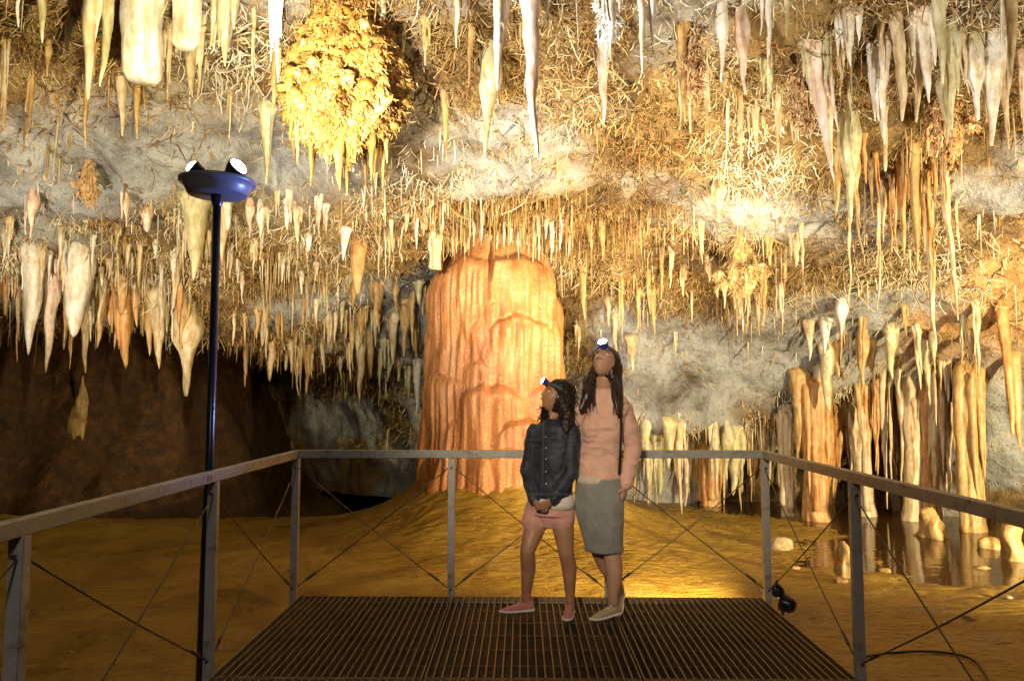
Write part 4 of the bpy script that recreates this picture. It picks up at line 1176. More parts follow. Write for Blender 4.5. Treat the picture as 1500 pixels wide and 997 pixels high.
def loft(secs, S=20):
    """secs: (centre, xaxis, yaxis, a, b); closed at both ends"""
    V = np.concatenate([ring(c, ax, ay, a, b, S) for (c, ax, ay, a, b) in secs])
    n = len(secs)
    V = np.concatenate([V, np.array(secs[0][0])[None], np.array(secs[-1][0])[None]])
    q = grid_quads(S, n, True)
    t = [[(s + 1) % S, s, n * S] for s in range(S)] + [[(n - 1) * S + s, (n - 1) * S + (s + 1) % S, n * S + 1] for s in range(S)]
    return V, q, np.array(t)

def limb(pts, rads, S=14, sub=5, flat=1.0):
    """tapered limb through joints, rounded at bends"""
    P = np.array([tuple(p) for p in pts]); R = np.array(rads)
    n = len(P); ks = np.linspace(0, n - 1, (n - 1) * sub + 1)
    C, RR = [], []
    for k in ks:
        i = int(min(k, n - 2)); f = k - i
        p0, p1, p2, p3 = P[max(i - 1, 0)], P[i], P[i + 1], P[min(i + 2, n - 1)]
        C.append(0.5 * (2 * p1 + (p2 - p0) * f + (2 * p0 - 5 * p1 + 4 * p2 - p3) * f * f + (3 * p1 - p0 - 3 * p2 + p3) * f ** 3) * 0.45 + 0.55 * (p1 * (1 - f) + p2 * f))
        RR.append(R[i] * (1 - f) + R[i + 1] * f)
    C = np.array(C)
    secs = []; up = None
    for k in range(len(C)):
        d = Vector(C[min(k + 1, len(C) - 1)] - C[max(k - 1, 0)]).normalized()
        up = d.orthogonal().normalized() if up is None else (up - d * up.dot(d)).normalized()
        secs.append((C[k], tuple(up), tuple(d.cross(up)), RR[k], RR[k] * flat))
    # rounded ends
    d0 = (C[0] - C[1]); d0 /= np.linalg.norm(d0); d1 = (C[-1] - C[-2]); d1 /= np.linalg.norm(d1)
    a = secs[0]; z = secs[-1]
    secs = [(a[0] + d0 * RR[0] * .7, a[1], a[2], RR[0] * .6, RR[0] * .6 * flat)] + secs + [(z[0] + d1 * RR[-1] * .7, z[1], z[2], RR[-1] * .6, RR[-1] * .6 * flat)]
    return loft(secs, S)

def fuse(name, parts, voxel=0.008, smooth=4, mat=None, parent=None, wrinkle=0.0, wscale=(9, 9, 9), seed=0):
    v, q, t = join_parts(parts)
    me = np_mesh(name + '_src', v, q, t)
    o = bpy.data.objects.new('tmp', me); COL.objects.link(o)
    m1 = o.modifiers.new('r', 'REMESH'); m1.mode = 'VOXEL'; m1.voxel_size = voxel; m1.use_smooth_shade = True
    m2 = o.modifiers.new('s', 'SMOOTH'); m2.iterations = smooth; m2.factor = 0.5
    dg = bpy.context.evaluated_depsgraph_get()
    out = bpy.data.meshes.new_from_object(o.evaluated_get(dg), depsgraph=dg)
    bpy.data.objects.remove(o); bpy.data.meshes.remove(me)
    out.name = name
    if wrinkle:
        n = len(out.vertices)
        co = np.zeros(n * 3, dtype=np.float32); out.vertices.foreach_get('co', co); co = co.reshape(-1, 3)
        no = np.zeros(n * 3, dtype=np.float32); out.vertices.foreach_get('normal', no); no = no.reshape(-1, 3)
        w = fbm(co * np.array(wscale) + seed, 3, 700 + seed)
        co = co + no * (wrinkle * (1 - 2.2 * np.abs(w)))[:, None]
        out.vertices.foreach_set('co', co.astype(np.float32).ravel()); out.update()
    out.polygons.foreach_set('use_smooth', np.ones(len(out.polygons), dtype=bool))
    return link(name, out, mat, parent)

def head_part(center, fwd, height=0.225, roll=0.0):
    """head with brow, eye sockets, nose, lips, chin, jaw and ears; returns parts and the frame"""
    f = Vector(fwd).normalized()
    right = f.cross(Vector((0, 0, 1))).normalized()          # wearer's right
    up = right.cross(f).normalized()
    k = height / 0.225
    nu, nv = 48, 36
    th = np.linspace(0, 2 * np.pi, nu, endpoint=False); ph = np.linspace(-np.pi / 2 + .04, np.pi / 2 - .04, nv)
    PH, TH = np.meshgrid(ph, th, indexing='ij')
    x = np.cos(PH) * np.cos(TH); y = np.cos(PH) * np.sin(TH); z = np.sin(PH)     # y forward
    X = x * 0.074; Y = y * 0.092; Z = z * 0.1125
    lowr = np.clip(-z, 0, 1)
    X = X * (1 - 0.30 * lowr ** 1.3)
    Y = np.where(y > 0, Y * (1 - 0.05 * lowr), Y * (1 - 0.45 * lowr))
    Y = Y + 0.012 * lowr
    g = lambda cx, cz, sx, sz: np.exp(-((X - cx) / sx) ** 2 - ((Z - cz) / sz) ** 2) * (y > 0)
    Y = Y + 0.020 * g(0, -.022, .011, .014) + 0.012 * g(0, -.005, .009, .022) + 0.006 * g(0, .028, .04, .012)
    Y = Y - 0.010 * g(.030, .008, .015, .011) - 0.010 * g(-.030, .008, .015, .011)
    Y = Y + 0.007 * g(0, -.050, .020, .006) + 0.006 * g(0, -.061, .017, .006) - 0.004 * g(0, -.0555, .02, .0025)
    Y = Y + 0.009 * g(0, -.090, .020, .016) + 0.004 * g(.04, -.03, .02, .02) + 0.004 * g(-.04, -.03, .02, .02)
    L = np.stack([X, Y, Z], -1).reshape(-1, 3) * k
    M = np.array([tuple(right), tuple(f), tuple(up)])
    V = L @ M + np.array(tuple(center))
    V = np.concatenate([V, V[:nu].mean(0)[None], V[-nu:].mean(0)[None]])
    q = grid_quads(nu, nv, True)
    t = [[(s + 1) % nu, s, nu * nv] for s in range(nu)] + [[(nv - 1) * nu + s, (nv - 1) * nu + (s + 1) % nu, nu * nv + 1] for s in range(nu)]
    parts = [(V, q, np.array(t))]
    fr = lambda a, b_, c_: Vector(center) + (right * a + f * b_ + up * c_) * k
    for s in (-1, 1):
        parts.append(limb([fr(s * .073, -.012, .018), fr(s * .080, -.018, .010), fr(s * .076, -.008, -.022)], [.012 * k, .015 * k, .008 * k], 8, 3, 0.5))
    return parts, fr, (right, f, up)

def hand(wrist, d, side, palm_n, k=1.0, curl=0.35):
    """palm, four bent fingers of unequal length and a thumb from the side"""
    d = Vector(d).normalized(); s = Vector(side); s = (s - d * s.dot(d)).normalized(); n = Vector(palm_n); n = (n - d * n.dot(d) - s * n.dot(s)).normalized()
    W = Vector(wrist); P = []
    P.append(limb([W - d * .02 * k, W + d * .03 * k, W + d * .075 * k], [.024 * k, .036 * k, .038 * k], 12, 3, 0.5))
    # orient the palm section: wide along s
    secs = [(tuple(W + d * t_ * k), tuple(s), tuple(n), a * k, b_ * k) for (t_, a, b_) in ((-.01, .022, .018), (.03, .036, .016), (.075, .039, .014), (.09, .034, .010))]
    P[0] = loft(secs, 14)
    for j, (off, ln) in enumerate(((-.028, .066), (-.009, .074), (.010, .070), (.028, .056))):
        b0 = W + d * .082 * k + s * off * k
        d1 = (d * math.cos(curl) + n * math.sin(curl)); d2 = (d * math.cos(curl * 2.2) + n * math.sin(curl * 2.2)); d3 = (d * math.cos(curl * 3.2) + n * math.sin(curl * 3.2))
        p1 = b0 + d1 * ln * .45 * k; p2 = p1 + d2 * ln * .32 * k; p3 = p2 + d3 * ln * .25 * k
        P.append(limb([b0 - d * .012 * k, b0, p1, p2, p3], [.0090 * k, .0090 * k, .0085 * k, .0078 * k, .0065 * k], 8, 2))
    t0 = W + d * .028 * k - s * .030 * k
    t1 = t0 + (d * .55 - s * .65 + n * .4).normalized() * .036 * k; t2 = t1 + (d * .8 - s * .25 + n * .5).normalized() * .032 * k
    P.append(limb([t0 + s * .012 * k, t0, t1, t2], [.012 * k, .012 * k, .0098 * k, .0080 * k], 8, 2))
    return P

def skin_mat(name, col):
    m, nt, b = mat_base(name)
    co = obj_coord(nt)
    n1 = noise(nt, co, 9, 4); c = np.array(col)
    nt.links.new(ramp(nt, n1, [(0.3, tuple(c * .85)), (0.7, tuple(c * 1.12))]), b.inputs['Base Color'])
    b.inputs['Roughness'].default_value = 0.5
    b.inputs['Subsurface Weight'].default_value = 0.08
    b.inputs['Subsurface Radius'].default_value = (0.012, 0.005, 0.003)
    bump(nt, noise(nt, co, 120, 3), b, 0.2, 0.002)
    return m
def cloth_mat(name, col, rough=0.85, var=0.12, weave=240, fine=0.002, scale=14):
    m, nt, b = mat_base(name)
    co = obj_coord(nt); c = np.array(col)
    n1 = noise(nt, co, scale, 5)
    nt.links.new(ramp(nt, n1, [(0.3, tuple(c * (1 - var))), (0.7, tuple(np.minimum(c * (1 + var), 1)))]), b.inputs['Base Color'])
    b.inputs['Roughness'].default_value = rough; b.inputs['Sheen Weight'].default_value = 0.15
    bump(nt, noise(nt, co, weave, 3), b, 0.4, fine)
    return m
M_SKIN_W = skin_mat('skin_woman', (0.50, 0.29, 0.19))
M_SKIN_G = skin_mat('skin_girl', (0.40, 0.21, 0.12))
M_HAIR = simple_mat('dark_brown_hair', (0.030, 0.014, 0.009), 0.38, 0, 0.4, 60, 0.001)
M_HAIR2 = simple_mat('near_black_hair', (0.020, 0.010, 0.007), 0.55, 0, 0.4, 60, 0.001)
M_SWEAT = cloth_mat('peach_knit', (0.70, 0.42, 0.32), 0.9)
M_SKIRT = cloth_mat('grey_jersey', (0.235, 0.235, 0.215), 0.85)
M_TEE = cloth_mat('cream_tee', (0.60, 0.52, 0.42), 0.85)
M_DENIM = cloth_mat('dark_denim', (0.016, 0.020, 0.036), 0.6, 0.9, 300, .003, 16)
M_DENIM2 = cloth_mat('worn_denim_trim', (0.035, 0.042, 0.065), 0.7, 0.5, 300, .002, 8)
M_PINKS = cloth_mat('pink_cotton', (0.60, 0.30, 0.26), 0.85)
M_WTEE = cloth_mat('white_cotton', (0.66, 0.62, 0.54), 0.85)
M_SHOE_P = cloth_mat('pink_mesh_shoe', (0.62, 0.24, 0.22), 0.75)
M_SHOE_B = cloth_mat('beige_suede_shoe', (0.55, 0.43, 0.26), 0.75)
M_SOLE = simple_mat('white_rubber_sole', (0.82, 0.80, 0.75), 0.5, 0, 0.08, 25)
M_EYE = simple_mat('eye_white', (0.75, 0.72, 0.68), 0.2, 0, 0.05, 30)
M_IRIS = simple_mat('dark_iris', (0.02, 0.012, 0.008), 0.15, 0, 0.2, 60)
M_LIP = simple_mat('lip', (0.36, 0.12, 0.10), 0.4, 0, 0.1, 60)
M_STRAP = simple_mat('headlamp_strap', (0.06, 0.07, 0.08), 0.7, 0, 0.3, 40)
M_LED = simple_mat('lit_led', (0.9, 0.92, 1.0), 0.2, 0, 0.02, 5, emit=(0.72, 0.80, 1.0), estr=60)
M_LED2 = simple_mat('lit_led_dim', (0.9, 0.92, 1.0), 0.2, 0, 0.02, 5, emit=(0.72, 0.78, 1.0), estr=22)
M_LAMPBLUE = simple_mat('blue_headlamp_plastic', (0.03, 0.045, 0.35), 0.3, 0, 0.1, 20)

def shoe(name, ankle_xy, heading, length, mat, parent, pitch=0.0, z=0.002, w=1.0):
    """trainer: sole, upper with collar, tongue and laces; heading in the floor plane"""
    h = Vector((heading[0], heading[1], 0)).normalized(); s = Vector((-h.y, h.x, 0)); u = Vector((0, 0, 1))
    if pitch:
        Rm = Matrix.Rotation(pitch, 3, s); h = Rm @ h; u = Rm @ u
    o0 = Vector((ankle_xy[0], ankle_xy[1], z)) - h * length * .22
    k = length
    def S_(x, zc, a, b_): return (tuple(o0 + h * x * k + u * zc * k), tuple(s), tuple(u), a * k * w, b_ * k)
    def vloft(rows, S=20):
        return loft(rows, S)
    sole = vloft([S_(-.03, .060, .02, .04), S_(.0, .062, .118, .062), S_(.12, .060, .145, .060), S_(.35, .054, .135, .054), S_(.6, .050, .168, .050), S_(.8, .050, .160, .048), S_(.94, .054, .115, .042), S_(1.02, .062, .03, .02)])
    def clampz(part, zmin):
        v, q, t = part; v = v.copy()
        loc = (v - np.array(tuple(o0))) @ np.array(tuple(u)); d = np.clip(zmin * k - loc, 0, None); v += d[:, None] * np.array(tuple(u))[None]
        return v, q, t
    sole = clampz(sole, 0.006)
    upper = [vloft([S_(-.01, .13, .03, .05), S_(.02, .15, .10, .12), S_(.14, .17, .125, .145), S_(.30, .165, .115, .135), S_(.5, .135, .130, .105), S_(.7, .105, .140, .075), S_(.86, .085, .115, .052), S_(.97, .075, .05, .025)]),
             limb([o0 + h * .17 * k + u * .2 * k, o0 + h * .20 * k + u * .34 * k], [.125 * k, .135 * k], 16, 3)]
    root = empty(name, tuple(o0)) if parent is None else None
    so = np_mesh('shoe_sole', *sole)
    up_o = fuse(name, [clampz(p, .07) for p in upper], 0.007, 3, mat, parent)
    link('shoe_sole', so, M_SOLE, up_o)
    for j in range(4):
        x = .34 + .085 * j; zc = .305 - .055 * j
        a = o0 + h * x * k + u * zc * k
        pts = [a + s * (-.075 * k) - u * .02 * k, a + u * .012 * k, a + s * .075 * k - u * .02 * k]
        link('lace', tube_mesh('lace', [tuple(p) for p in pts], .0035, 6), M_SOLE if mat is M_SHOE_B else mat, up_o)
    return up_o

def face_bits(fr, frame, k, parent, body_mat):
    right, f, up = frame
    for sgn in (-1, 1):
        bm = bmesh.new(); bmesh.ops.create_uvsphere(bm, u_segments=14, v_segments=10, radius=.0105 * k)
        e = bm_link('eye', bm, M_EYE, parent, fr(sgn * .030, .0715, .008), True)
        bm = bmesh.new(); bmesh.ops.create_uvsphere(bm, u_segments=12, v_segments=8, radius=.0058 * k)
        i_ = bm_link('iris', bm, M_IRIS, e, tuple((f * .0062 + up * .002) * k), True)
        link('eyebrow', tube_mesh('eyebrow', [tuple(fr(sgn * .014, .090, .024)), tuple(fr(sgn * .030, .086, .029)), tuple(fr(sgn * .046, .074, .023))], [.002 * k, .0034 * k, .0018 * k], 6), M_HAIR2, parent)
    link('lips', tube_mesh('lips', [tuple(fr(-.021, .083, -.055)), tuple(fr(-.009, .0945, -.053)), tuple(fr(0, .096, -.054)), tuple(fr(.009, .0945, -.053)), tuple(fr(.021, .083, -.055))], [.002 * k, .0055 * k, .0062 * k, .0055 * k, .002 * k], 8), M_LIP, parent)

def headlamp(label, fr, frame, k, led, tiltup, hr, lk=1.0):
    right, f, up = frame
    root = empty('headlamp', tuple(fr(0, .105, .062)))
    inv = Vector(fr(0, .105, .062))
    ringp = []
    for j in range(33):
        a = 2 * math.pi * j / 32
        ringp.append(tuple(Vector(fr(math.sin(a) * hr[0], math.cos(a) * hr[1] - .002, .058 - .028 * (1 - math.cos(a)) / 2)) - inv))
    V = []
    for p in ringp:
        for dz in (-.011, .011):
            V.append(tuple(Vector(p) + up * dz * k))
    # flat elastic band with thickness
    n = len(ringp); cen_ = np.array(ringp[:-1]).mean(0)
    rows = []
    for (sc_, dz) in ((1.0, -.011), (1.03, -.011), (1.03, .011), (1.0, .011), (1.0, -.011)):
        rows.append(np.array([cen_ + (np.array(p) - cen_) * sc_ + np.array(tuple(up)) * dz * k for p in ringp[:-1]]))
    link('strap', np_mesh('strap', np.stack(rows), grid_quads(n - 1, 5, True)), M_STRAP, root)
    aim = (f + up * tiltup).normalized()
    ho = link('lamp_housing', lathe('lamp_housing', [(.001, -.020), (.016, -.020), (.022, -.012), (.024, .012), (.026, .018), (.022, .018)], 24), M_LAMPBLUE, root)
    ho.rotation_euler = aim.to_track_quat('Z', 'Y').to_euler(); ho.location = tuple(aim * .012); ho.scale = (lk, lk, lk)
    link('lens', lathe('lens', [(.023, .014), (.018, .021), (.001, .024)], 24), led, ho)
    tag(root, label, 'headlamp')
    return inv + aim * 0.06, aim

def hair_strands(name, roots, d0, L, R, mat, parent, seed, curl=0.1, wander=0.06, droop=0.4, K=7):
    V, Q, T_ = strands(np.array(roots), np.array(d0), np.array(L), np.array(R), K, 3, np.random.default_rng(seed).normal(0, curl, len(roots)), wander, droop, seed, 0.3)
    o = link(name, np_mesh(name, V, Q, T_), mat, parent); o['kind'] = 'stuff'
    return o

# ============================ the woman
YW = 4.82
def w(px, py, dy=0.0): return at(px, py, YW + dy)
kW = YW / F_PX
wroot = empty('person', (0.52, YW, 0))
tag(wroot, 'taller visitor in peach sweater and grey skirt looking up', 'person')
fW = Vector((-0.40, -0.92, 0)).normalized(); rW = fW.cross(Vector((0, 0, 1)))      # body facing, wearer's right
ax, ay = tuple(-rW), tuple(fW)
hc = w(886, 534, 0.03)
hparts, fr, frame = head_part(hc, (-0.30, -0.55, 0.80), 0.222)
body = list(hparts)
body.append(limb([w(884, 592, .06), w(884, 575, .05), w(885, 552, .03)], [.062, .052, .056], 16, 4))
def sec(px, py, hw, dr, dy=0.03): return (tuple(w(px, py, dy)), ax, ay, hw * kW, hw * kW * dr)
body.append(loft([sec(884, 583, 14, .8), sec(884, 592, 30, .55), sec(884, 612, 32, .60), sec(882, 640, 32, .66), sec(879, 668, 27, .66), sec(877, 690, 28, .66), sec(877, 715, 33, .68), sec(877, 745, 34, .66), sec(878, 762, 28, .6)], 24))
# legs
kneeF, ankF = w(893, 795, .03), w(898, 872, 0.02)
kneeB, ankB = w(874, 796, .10), w(905, 856, .24)
body.append(limb([w(884, 745, .05), w(888, 770, .04), kneeF, w(900, 835, .02), ankF, ankF - Vector((0, 0, .05))], [.085, .075, .056, .055, .036, .036], 16, 4))
body.append(limb([w(868, 745, .05), w(870, 770, .06), kneeB, w(888, 828, .19), ankB, ankB - Vector((-.01, -.01, .05))], [.085, .075, .056, .055, .036, .034], 16, 4))
# arms
shL, elL, wrL = w(914, 597, .03), w(926, 655, .06), w(916, 712, -.03)
shR, elR, wrR = w(852, 597, .06), w(838, 648, .16), w(812, 676, .22)
body.append(limb([shL, elL, wrL], [.050, .040, .027], 14, 5))
body.append(limb([shR, elR, wrR], [.050, .040, .027], 14, 5))
dh = (w(911, 740, -.05) - wrL).normalized()
body += hand(wrL - dh * .005, dh, Vector((-.5, -.8, 0)) * -1, Vector((-.8, .4, 0)), .92, .30)
dh2 = (wrR - elR).normalized()
body += hand(wrR, dh2, Vector((0, 0, 1)), Vector((0, -1, 0)), .92, .30)
wb = fuse('body', body, 0.0062, 3, M_SKIN_W, wroot)
face_bits(fr, frame, 1.0, wroot, M_SKIN_W)
def wloft(rows): return loft([sec(*r) for r in rows], 28)
sweater = [wloft([(884, 571, 15, .85, .03), (884, 577, 24, .70, .035), (884, 584, 34, .58, .035), (884, 598, 37.5, .60, .03), (880, 622, 33, .66, .02), (878, 645, 32, .66, .02), (876, 668, 29.5, .66, .025), (875, 690, 31.5, .70, .025), (875, 699, 32.5, .72, .025)])]
for bx_ in (868, 888):
    sweater.append(limb([w(bx_ + 1, 606, .02), w(bx_, 627, -.025), w(bx_, 648, .01)], [.055, .068, .055], 14, 4))
sweater.append(limb([shL + Vector((-.015, 0, -.01)), shL.lerp(elL, .5), elL, elL.lerp(wrL, .55), wrL.lerp(elL, .04)], [.068, .060, .054, .047, .037], 16, 5))
sweater.append(limb([shR + Vector((.015, 0, -.01)), shR.lerp(elR, .5), elR, wrR.lerp(elR, .05)], [.066, .060, .052, .040], 16, 5))
sw = fuse('sweater', sweater, 0.0065, 3, M_SWEAT, wroot, wrinkle=.011, wscale=(6, 6, 13), seed=2)
link('cuff', tube_mesh('cuff', [tuple(wrL.lerp(elL, .20)), tuple(wrL.lerp(elL, .10)), tuple(wrL.lerp(elL, -.02))], [.044, .041, .040], 18), M_SWEAT, sw)
hem = loft([sec(876, 692, 34.2, .72, .025), sec(876, 699, 34.4, .72, .025), sec(876, 701, 33, .72, .025)], 32)
link('hem_band', np_mesh('hem_band', *hem), M_SWEAT, sw)
tee = loft([sec(870, 697, 27, .78, .01), sec(870, 705, 26, .80, .008), sec(870, 709, 20, .85, .005)], 28)
link('tee_hem', np_mesh('tee_hem', *tee), M_TEE, wroot)
skirt = [wloft([(876, 692, 32, .70, .025), (877, 715, 35, .70, .02), (878, 745, 35.5, .68, .015), (881, 775, 31.5, .70, .02), (884, 795, 28.5, .74, .035), (885, 807, 27.5, .76, .04)])]
fuse('skirt', skirt, 0.007, 2, M_SKIRT, wroot, wrinkle=.007, wscale=(9, 9, 6), seed=3)
# shoes
shoe('shoe', (ankF.x, ankF.y), (-.80, -.60), .245, M_SHOE_B, wroot)
shoe('shoe', (ankB.x + .01, ankB.y - .02), (-.25, -.85), .245, M_SHOE_B, wroot, pitch=0.45, z=.055)
# hair: cap and two long falls over the shoulders
hair = []
R_, F_, U_ = frame
capS = []
for (t_, a, b_, yo) in ((-.085, .060, .045, -.055), (-.05, .080, .060, -.045), (.0, .088, .074, -.030), (.04, .088, .082, -.022), (.08, .076, .080, -.012), (.105, .050, .056, -.006), (.122, .018, .02, -.004)):
    capS.append((tuple(fr(0, yo, t_)), tuple(R_), tuple(F_), a, b_))
hair.append(loft(capS, 24))
hair.append(limb([fr(-.070, -.03, .02), w(903, 556, .0), w(904, 582, -.085), w(907, 606, -.115)], [.046, .044, .042, .020], 14, 5, .7))
hair.append(limb([fr(.070, -.03, .02), w(866, 556, .04), w(862, 580, -.04), w(851, 600, -.07)], [.042, .038, .042, .018], 14, 5, .7))
hair.append(limb([fr(0, -.07, -.02), w(888, 570, .14), w(886, 600, .16)], [.06, .055, .04], 14, 5))
ho = fuse('hair', hair, 0.006, 3, M_HAIR, wroot, wrinkle=.004, wscale=(45, 45, 6), seed=4)
rg = np.random.default_rng(31)
roots, dd, LL = [], [], []
for k in range(260):
    side = rg.random() < 0.5
    if side: p = w(rg.uniform(898, 911), rg.uniform(545, 585), rg.uniform(-.13, .0))
    else: p = w(rg.uniform(854, 872), rg.uniform(548, 582), rg.uniform(-.09, .04))
    roots.append(tuple(p)); dd.append(((.06 if side else -.14) + rg.normal(0, .08), rg.normal(-.1, .08), -1)); LL.append(rg.uniform(.08, .17))
hair_strands('strands', roots, dd, LL, rg.uniform(.0016, .0034, 260), M_HAIR, ho, 33)
# black strap of a bag over the shoulder
link('bag_strap', tube_mesh('bag_strap', [tuple(w(906, 590, -.075)), tuple(w(910, 620, -.085)), tuple(w(909, 660, -.075)), tuple(w(907, 695, -.06))], .008, 8), M_BLACK, wroot)
lp, la = headlamp('brightly shining headlamp on the taller visitor', fr, frame, 1.0, M_LED, 0.0, (.092, .105), 1.35)
spot('headlamp_light', lp, (PLX, PLY, 2.45), 420, (0.22, 0.34, 1.0), 78, 0.7, 0.02)

# ============================ the girl
YG = 4.90
def g_(px, py, dy=0.0): return at(px, py, YG + dy)
kG = YG / F_PX
groot = empty('person', (0.14, YG, 0))
tag(groot, 'shorter visitor in dark denim jacket and pink shorts, hands clasped', 'person')
fG = Vector((-0.62, -0.78, 0)).normalized(); rG = fG.cross(Vector((0, 0, 1)))
gx, gy = tuple(-rG), tuple(fG)
hcg = g_(815, 581, 0.0)
hparts, fr, frame = head_part(hcg, (-0.88, -0.30, 0.40), 0.215)
body = list(hparts)
body.append(limb([g_(811, 626, .02), g_(811, 612, .01), g_(814, 595, .01)], [.056, .042, .044], 16, 4))
def gs(px, py, hw, dr, dy=0.0): return (tuple(g_(px, py, dy)), gx, gy, hw * kG, hw * kG * dr)
body.append(loft([gs(811, 617, 14, .8), gs(811, 626, 27, .6), gs(809, 650, 29, .68), gs(806, 690, 28, .72), gs(805, 720, 30, .74), gs(805, 748, 32, .72), gs(805, 760, 28, .6)], 24))
kR, aR = g_(773, 806, -.05), g_(771, 868, .03)
kL, aL = g_(829, 808, -.06), g_(835, 870, -.02)
body.append(limb([g_(789, 752, .03), g_(781, 780, -.01), kR, g_(774, 832, .01), aR, aR - Vector((0, 0, .045))], [.078, .066, .049, .049, .031, .032], 16, 4))
body.append(limb([g_(822, 752, -.03), g_(826, 780, -.05), kL, g_(834, 832, -.02), aL, aL - Vector((0, 0, .045))], [.078, .066, .049, .049, .031, .032], 16, 4))
sR, eR, wR_ = g_(785, 632, .08), g_(773, 690, .06), g_(783, 734, -.10)
sL, eL, wL_ = g_(838, 634, -.05), g_(836, 692, -.10), g_(809, 733, -.16)
body.append(limb([sR, eR, wR_], [.042, .036, .025], 14, 5)); body.append(limb([sL, eL, wL_], [.042, .036, .025], 14, 5))
tgt = g_(795, 747, -.19)
body += hand(wR_, (tgt - wR_), Vector((0, -.3, 1)), Vector((.5, .6, -.2)), .82, .35)
body += hand(wL_, (g_(788, 744, -.21) - wL_), Vector((0, -.3, 1)), Vector((-.2, .9, -.2)), .82, .35)
fuse('body', body, 0.0062, 3, M_SKIN_G, groot)
face_bits(fr, frame, .955, groot, M_SKIN_G)
def gloft(rows, S=28): return loft([gs(*r) for r in rows], S)
jack = [gloft([(811, 618, 16, .85, 0), (811, 621, 22, .7, 0), (811, 625, 30, .60, .0), (810, 640, 34, .66, 0), (808, 670, 34, .76, 0), (806, 700, 34, .76, 0), (806, 727, 34.5, .76, 0)])]
jack.append(limb([sR, sR.lerp(eR, .5), eR, eR.lerp(wR_, .5), wR_.lerp(eR, .05)], [.062, .054, .049, .043, .035], 16, 5))
jack.append(limb([sL, sL.lerp(eL, .5), eL, eL.lerp(wL_, .5), wL_.lerp(eL, .05)], [.062, .056, .051, .045, .036], 16, 5))
jk = fuse('denim_jacket', jack, 0.0065, 2, M_DENIM, groot, wrinkle=.006, wscale=(9, 9, 13), seed=6)
def on_jacket(px, py, out=0.0):
    d = ray(px, py); me_ = jk.data
    loc, nor, _, _ = JB.ray_cast(EYE, d, 20)
    return (loc + nor * out, nor) if loc else (g_(px, py, -.15), Vector((0, -1, 0)))
n_ = len(jk.data.vertices); co_ = np.zeros(n_ * 3, dtype=np.float32); jk.data.vertices.foreach_get('co', co_)
JB = BVHTree.FromPolygons([tuple(v) for v in co_.reshape(-1, 3)], [tuple(p.vertices) for p in jk.data.polygons])
def strip(name, pxs, rad, mat, parent, out=.002):
    return link(name, tube_mesh(name, [tuple(on_jacket(a, b_, out)[0]) for a, b_ in pxs], rad, 6), mat, parent)
strip('placket', [(797 - k * .2, 618 + k * 9.5) for k in range(12)], .006, M_DENIM2, jk)
for (a, b_, c_) in ((778, 653, 790), (808, 654, 828)):
    strip('pocket_flap', [(a + (c_ - a) * t_ / 5, b_ + (2.5 if 1 < t_ < 4 else 0)) for t_ in range(6)], .0055, M_DENIM2, jk)
strip('yoke_seam', [(776 + t_ * 7, 644 + 0.4 * t_) for t_ in range(10)], .003, M_DENIM2, jk)
strip('hem_band', [(774 + t_ * 6.5, 724) for t_ in range(10)], .009, M_DENIM2, jk)
for py in (640, 656, 672, 690, 708):
    p, nn_ = on_jacket(800, py, .004)
    bm = bmesh.new(); bmesh.ops.create_uvsphere(bm, u_segments=8, v_segments=6, radius=.006)
    bm_link('button', bm, M_GALV, jk, tuple(p), True)
col = [gs(813, 613, 17, .80, .02), gs(813, 616, 19, .80, .015), gs(811, 622, 24, .72, 0)]
link('collar', np_mesh('collar', *[np.asarray(a) for a in loft(col, 28)]), M_DENIM, jk)
tee = loft([gs(808, 720, 33.5, .75, 0), gs(808, 734, 36.2, .77, 0), gs(808, 742, 36.5, .77, 0)], 28)
link('tee_hem', np_mesh('tee_hem', *tee), M_WTEE, groot)
sh = [gloft([(805, 722, 31, .72, 0), (804, 738, 34.5, .74, 0), (804, 752, 36, .74, 0)])]
sh.append(limb([g_(790, 745, .03), g_(785, 760, .01), g_(783, 769, 0)], [.088, .084, .082], 18, 3)); sh.append(limb([g_(822, 742, -.03), g_(823, 758, -.04), g_(824, 764, -.045)], [.088, .084, .080], 18, 3))
sh.append(limb([g_(805, 748, -.02), g_(804, 761, -.03)], [.085, .070], 16, 3))
fuse('shorts', sh, 0.007, 2, M_PINKS, groot, wrinkle=.004, wscale=(12, 12, 10), seed=8)
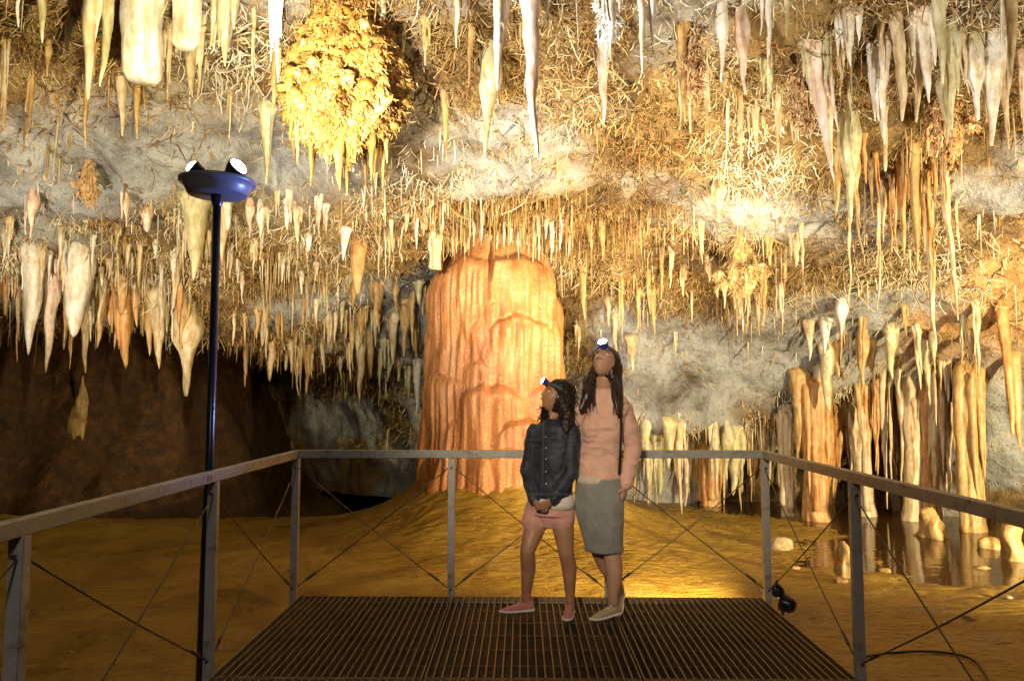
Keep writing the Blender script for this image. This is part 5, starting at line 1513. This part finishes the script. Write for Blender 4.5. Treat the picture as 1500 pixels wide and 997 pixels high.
shoe('shoe', (aR.x, aR.y), (-.97, -.18), .225, M_SHOE_P, groot)
shoe('shoe', (aL.x, aL.y), (-.20, -.98), .225, M_SHOE_P, groot)
R_, F_, U_ = frame
capS = []
for (t_, a, b_, yo) in ((-.10, .062, .045, -.050), (-.06, .085, .062, -.045), (.0, .095, .078, -.034), (.04, .094, .085, -.026), (.08, .080, .084, -.018), (.108, .052, .060, -.012), (.126, .018, .02, -.008)):
    capS.append((tuple(fr(0, yo, t_)), tuple(R_), tuple(F_), a, b_))
hair = [loft(capS, 24)]
hair.append(limb([fr(-.065, -.055, -.04), g_(832, 612, -.06), g_(829, 630, -.09)], [.055, .050, .030], 14, 5, .8))
hair.append(limb([fr(.07, .0, -.05), g_(803, 598, .07), g_(796, 612, .06)], [.030, .026, .016], 12, 5, .8))
hair.append(limb([fr(0, -.08, -.05), g_(838, 612, .04), g_(836, 626, .04)], [.06, .055, .03], 14, 5))
ho = fuse('hair', hair, 0.006, 2, M_HAIR2, groot, wrinkle=.010, wscale=(22, 22, 18), seed=9)
rg = np.random.default_rng(41)
roots, dd, LL = [], [], []
for k in range(700):
    q = rg.random()
    if q < 0.55: p = g_(rg.uniform(818, 843), rg.uniform(575, 622), rg.uniform(-.10, .06))
    elif q < 0.8: p = g_(rg.uniform(793, 806), rg.uniform(594, 612), rg.uniform(-.02, .08))
    else: p = g_(rg.uniform(812, 842), rg.uniform(560, 585), rg.uniform(-.09, .05))
    roots.append(tuple(p)); dd.append((rg.normal(0, .35), rg.normal(-.1, .3), -.9)); LL.append(rg.uniform(.05, .11))
hair_strands('curls', roots, dd, LL, rg.uniform(.0018, .0038, 700), M_HAIR2, ho, 43, curl=.75, wander=.25, droop=.25)
lp, la = headlamp('small glowing blue headlamp on the shorter visitor', fr, frame, .955, M_LED2, 0.0, (.096, .108))
spot('headlamp_light', lp, lp + la * 2, 10, (0.35, 0.45, 1.0), 70, 0.6, 0.02)

for rt in (wroot, groot):
    for ch in rt.children:
        ch.matrix_parent_inverse = Matrix.Translation(-rt.location)
